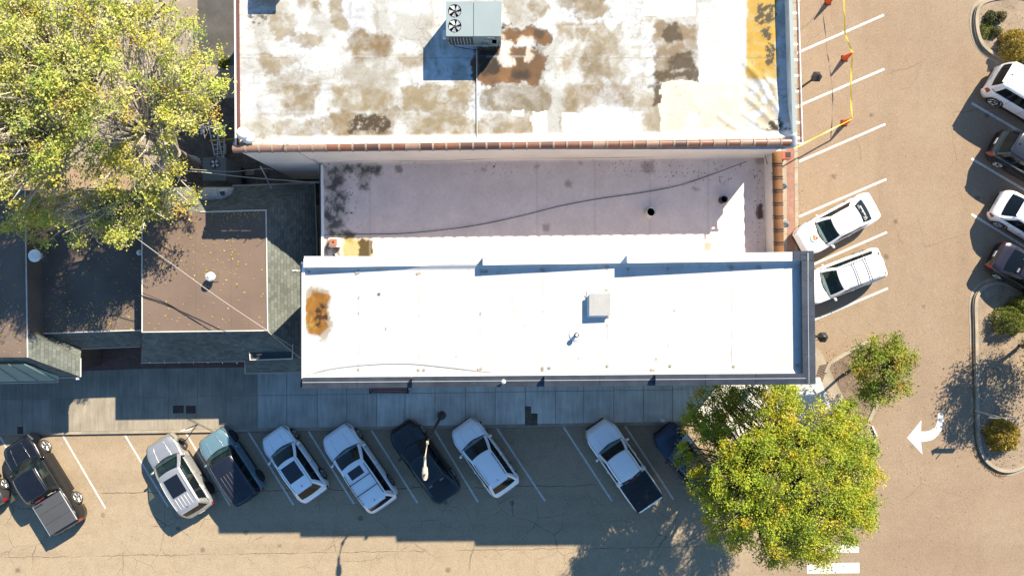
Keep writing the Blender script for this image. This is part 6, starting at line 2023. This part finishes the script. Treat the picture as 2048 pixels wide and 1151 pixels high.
# tree past the right edge that shades the island
blD = []
for (x, y, z, rx, ry, rz, w) in ((2138, 700, 3.0, 92, 88, 1.0, 3), (2105, 752, 2.6, 58, 46, .7, 1), (2112, 660, 2.7, 52, 42, .7, .8)):
    blD.append((W(x, y, z), (rx * px_m(z), ry * px_m(z), rz), w))
palD = [((.10, .15, .025), 3), ((.16, .20, .03), 2), ((.28, .18, .04), .8)]
make_tree('island_tree', 'dark green tree cut off by the right edge, shading the island kerb', W(2036, 690, 0)[:2] + (.1,), 5, blD, 150, 60, .11, .22, palD, 15, 'barkdark', .11, W(2046, 690, 1.4), twigs=3)

def shrub(label, px, py, rx, ry, hz, pal, n, leaf, seed, group=None, z0=.1):
    rng = np.random.default_rng(seed)
    c = P(px, py, hz * .5)
    r = root('shrub', label, 'shrub', (c.x, c.y, z0), group=group)
    R_ = np.array([rx, ry, hz])
    d = rng.normal(size=(n, 3)); d /= np.linalg.norm(d, axis=1, keepdims=True)
    d[:, 2] = np.abs(d[:, 2])
    th = np.arctan2(d[:, 1], d[:, 0])
    lump = 1 + .10 * np.sin(th * 5 + seed) * (1 - d[:, 2]) + .07 * np.sin(th * 9 + d[:, 2] * 8)
    q = rng.uniform(.45, 1, n) ** .35
    cen = np.array([c.x, c.y, z0]) + d * (q * lump)[:, None] * R_
    pc = np.array([p[0] for p in pal]); pw = np.array([p[1] for p in pal], float); pw /= pw.sum()
    col = pc[rng.choice(len(pc), size=n, p=pw)] * rng.uniform(.7, 1.3, (n, 1))
    leaf_mesh('foliage', cen, leaf, np.clip(col, 0, .6), r, rng, up=.25)
    st = MB()
    for k in range(12):
        t = 2 * math.pi * k / 12
        st.tube([(c.x + .04 * math.cos(t), c.y + .04 * math.sin(t), z0 - .05), (c.x + .5 * rx * math.cos(t), c.y + .5 * ry * math.sin(t), z0 + hz * .6), (c.x + .8 * rx * math.cos(t), c.y + .8 * ry * math.sin(t), z0 + hz * .75)], [.02, .014, .006], 4)
    st.build('stems', M['barkdark'], r)
    return r
py_ = [((.42, .28, .035), 3), ((.34, .25, .03), 2), ((.14, .17, .02), 1.3), ((.46, .33, .06), 1)]
pg_ = [((.16, .20, .022), 3), ((.22, .24, .03), 2), ((.10, .14, .02), 2), ((.30, .25, .04), .8)]
shrub('round golden bush at the rounded end of the lower island', 2008, 871, .92, .96, .95, py_, 5200, .085, 31)
shrub('clipped green hedge bush in the lower island, left of a pair', 2024, 640, 1.0, .85, 1.05, pg_, 5200, .07, 32, 'bushes in the islands')
shrub('clipped green hedge bush at the right edge, above its neighbour', 2052, 612, .78, .62, 1.1, pg_, 3600, .07, 33, 'bushes in the islands')
shrub('golden bush in the upper island beside the white SUV', 2030, 90, .78, .95, .95, py_, 4200, .085, 34)
shrub('green bush behind the golden one in the upper island', 2068, 112, .6, .7, .9, pg_, 2200, .08, 35)
shrub('small dry tuft in the upper island', 2001, 33, .32, .30, .45, [((.26, .20, .08), 2), ((.14, .13, .05), 2)], 500, .09, 36)
shrub('small dark green tuft at the kerb of the upper island', 1981, 36, .36, .42, .35, [((.06, .08, .02), 2), ((.10, .11, .03), 2)], 600, .09, 37)
shrub('low green groundcover patch in the upper island', 1972, 60, .35, .55, .14, pg_, 900, .07, 38)
shrub('olive tuft beside the groundcover in the upper island', 1992, 63, .28, .28, .4, [((.22, .20, .05), 2), ((.12, .13, .04), 2)], 500, .08, 39)
for i, (x, y, s) in enumerate(((266, 864, .22), (251, 866, .12), (279, 863, .12), (142, 867, .14))):
    shrub(('weed tuft at the kerb in front of the empty sunlit bay', 'tiny weed at the kerb left of the larger tuft', 'tiny weed at the kerb right of the larger tuft', 'weed at the kerb above the black pickup')[i], x, y, s, s * .6, .10, [((.20, .23, .04), 2), ((.34, .29, .06), 1)], 120, .07, 50 + i, 'kerb weeds', 0.0)
shrub('low green weed beside the stained roof building in the shady yard', 447, 124, .3, .34, .3, pg_, 300, .12, 60, z0=0)

# fallen leaves: uncountable litter, one object per surface
def litter(name, label, pts, z, size, pal, seed, lift=.012):
    rng = np.random.default_rng(seed)
    cen = np.array([W(x, y, z) for x, y in pts])
    cen[:, 2] += lift
    e = bpy.data.objects.new(name, None)
    pc = np.array(pal)
    col = pc[rng.integers(0, len(pc), len(cen))] * rng.uniform(.7, 1.25, (len(cen), 1))
    COL.objects.link(e)
    o = leaf_mesh(name, cen, size, np.clip(col, 0, .7), e, rng, up=4.0)
    o.parent = None
    bpy.data.objects.remove(e)
    o.name = name
    o['kind'] = 'stuff'
    o['label'] = label
    o['category'] = 'leaves'
    return o
rg_ = np.random.default_rng(77)
def scat(x0, y0, x1, y1, n, f=None):
    out = []
    while len(out) < n:
        x, y = rg_.uniform(x0, x1), rg_.uniform(y0, y1)
        if f is None or rg_.random() < f(x, y):
            out.append((x, y))
    return out
lp = [(.55, .42, .09), (.60, .50, .20), (.40, .30, .06), (.62, .46, .12)]
litter('fallen_leaves', 'yellow leaves scattered over the sunlit brown roof', scat(288, 428, 528, 660, 300, lambda x, y: .25 + .75 * (y < 560) * (x < 480)) + scat(420, 424, 525, 440, 50), WZ + .01, .085, lp, 1)
litter('fallen_leaves_dark_roof', 'yellow leaves scattered over the dark flat roof under the tree', scat(90, 470, 280, 660, 260, lambda x, y: .15 + .85 * (y > 600)) + scat(10, 560, 50, 700, 0), MLZ + .01, .09, lp, 2)
litter('fallen_leaves_left_roof', 'yellow leaves on the dark roof at the left edge', scat(0, 520, 48, 706, 50), FZ, .09, lp, 3)
br = [(.36, .24, .12), (.46, .32, .16), (.24, .14, .07), (.40, .22, .09)]
litter('fallen_leaves_kerb', 'brown leaves drifted along the island kerb', [(1944 + (y - 640) * .028 + rg_.normal() * 3, y) for y in rg_.uniform(690, 905, 500)] + [(1952 + 60 * t + rg_.normal() * 3, 905 + 44 * (1 - (1 - t) ** 2) + rg_.normal() * 2.5) for t in rg_.uniform(0, 1, 260)], .018, .08, br, 4)
litter('fallen_leaves_lot', 'pale leaves strewn over the asphalt of the lot', scat(1600, 640, 1950, 1140, 240, lambda x, y: .4 + .6 * (x > 1700)) + scat(1600, 10, 1940, 640, 70) + scat(1590, 360, 1606, 490, 60), .004, .075, [(.50, .40, .26), (.44, .31, .17), (.55, .46, .30)], 5)
litter('fallen_leaves_islands', 'dry leaves and bark chips on the island soil', scat(1958, 640, 2046, 935, 520) + scat(1962, 10, 2046, 120, 160), .102, .07, br + [(.12, .08, .05)], 9)
litter('fallen_leaves_planter', 'dry leaves on the planter soil', scat(1655, 700, 1745, 840, 320), .10, .08, br, 6)
litter('fallen_leaves_pool', 'leaf flecks in the muddy stain of the roof', scat(690, 226, 790, 270, 24), NZ + .02, .05, lp, 7)
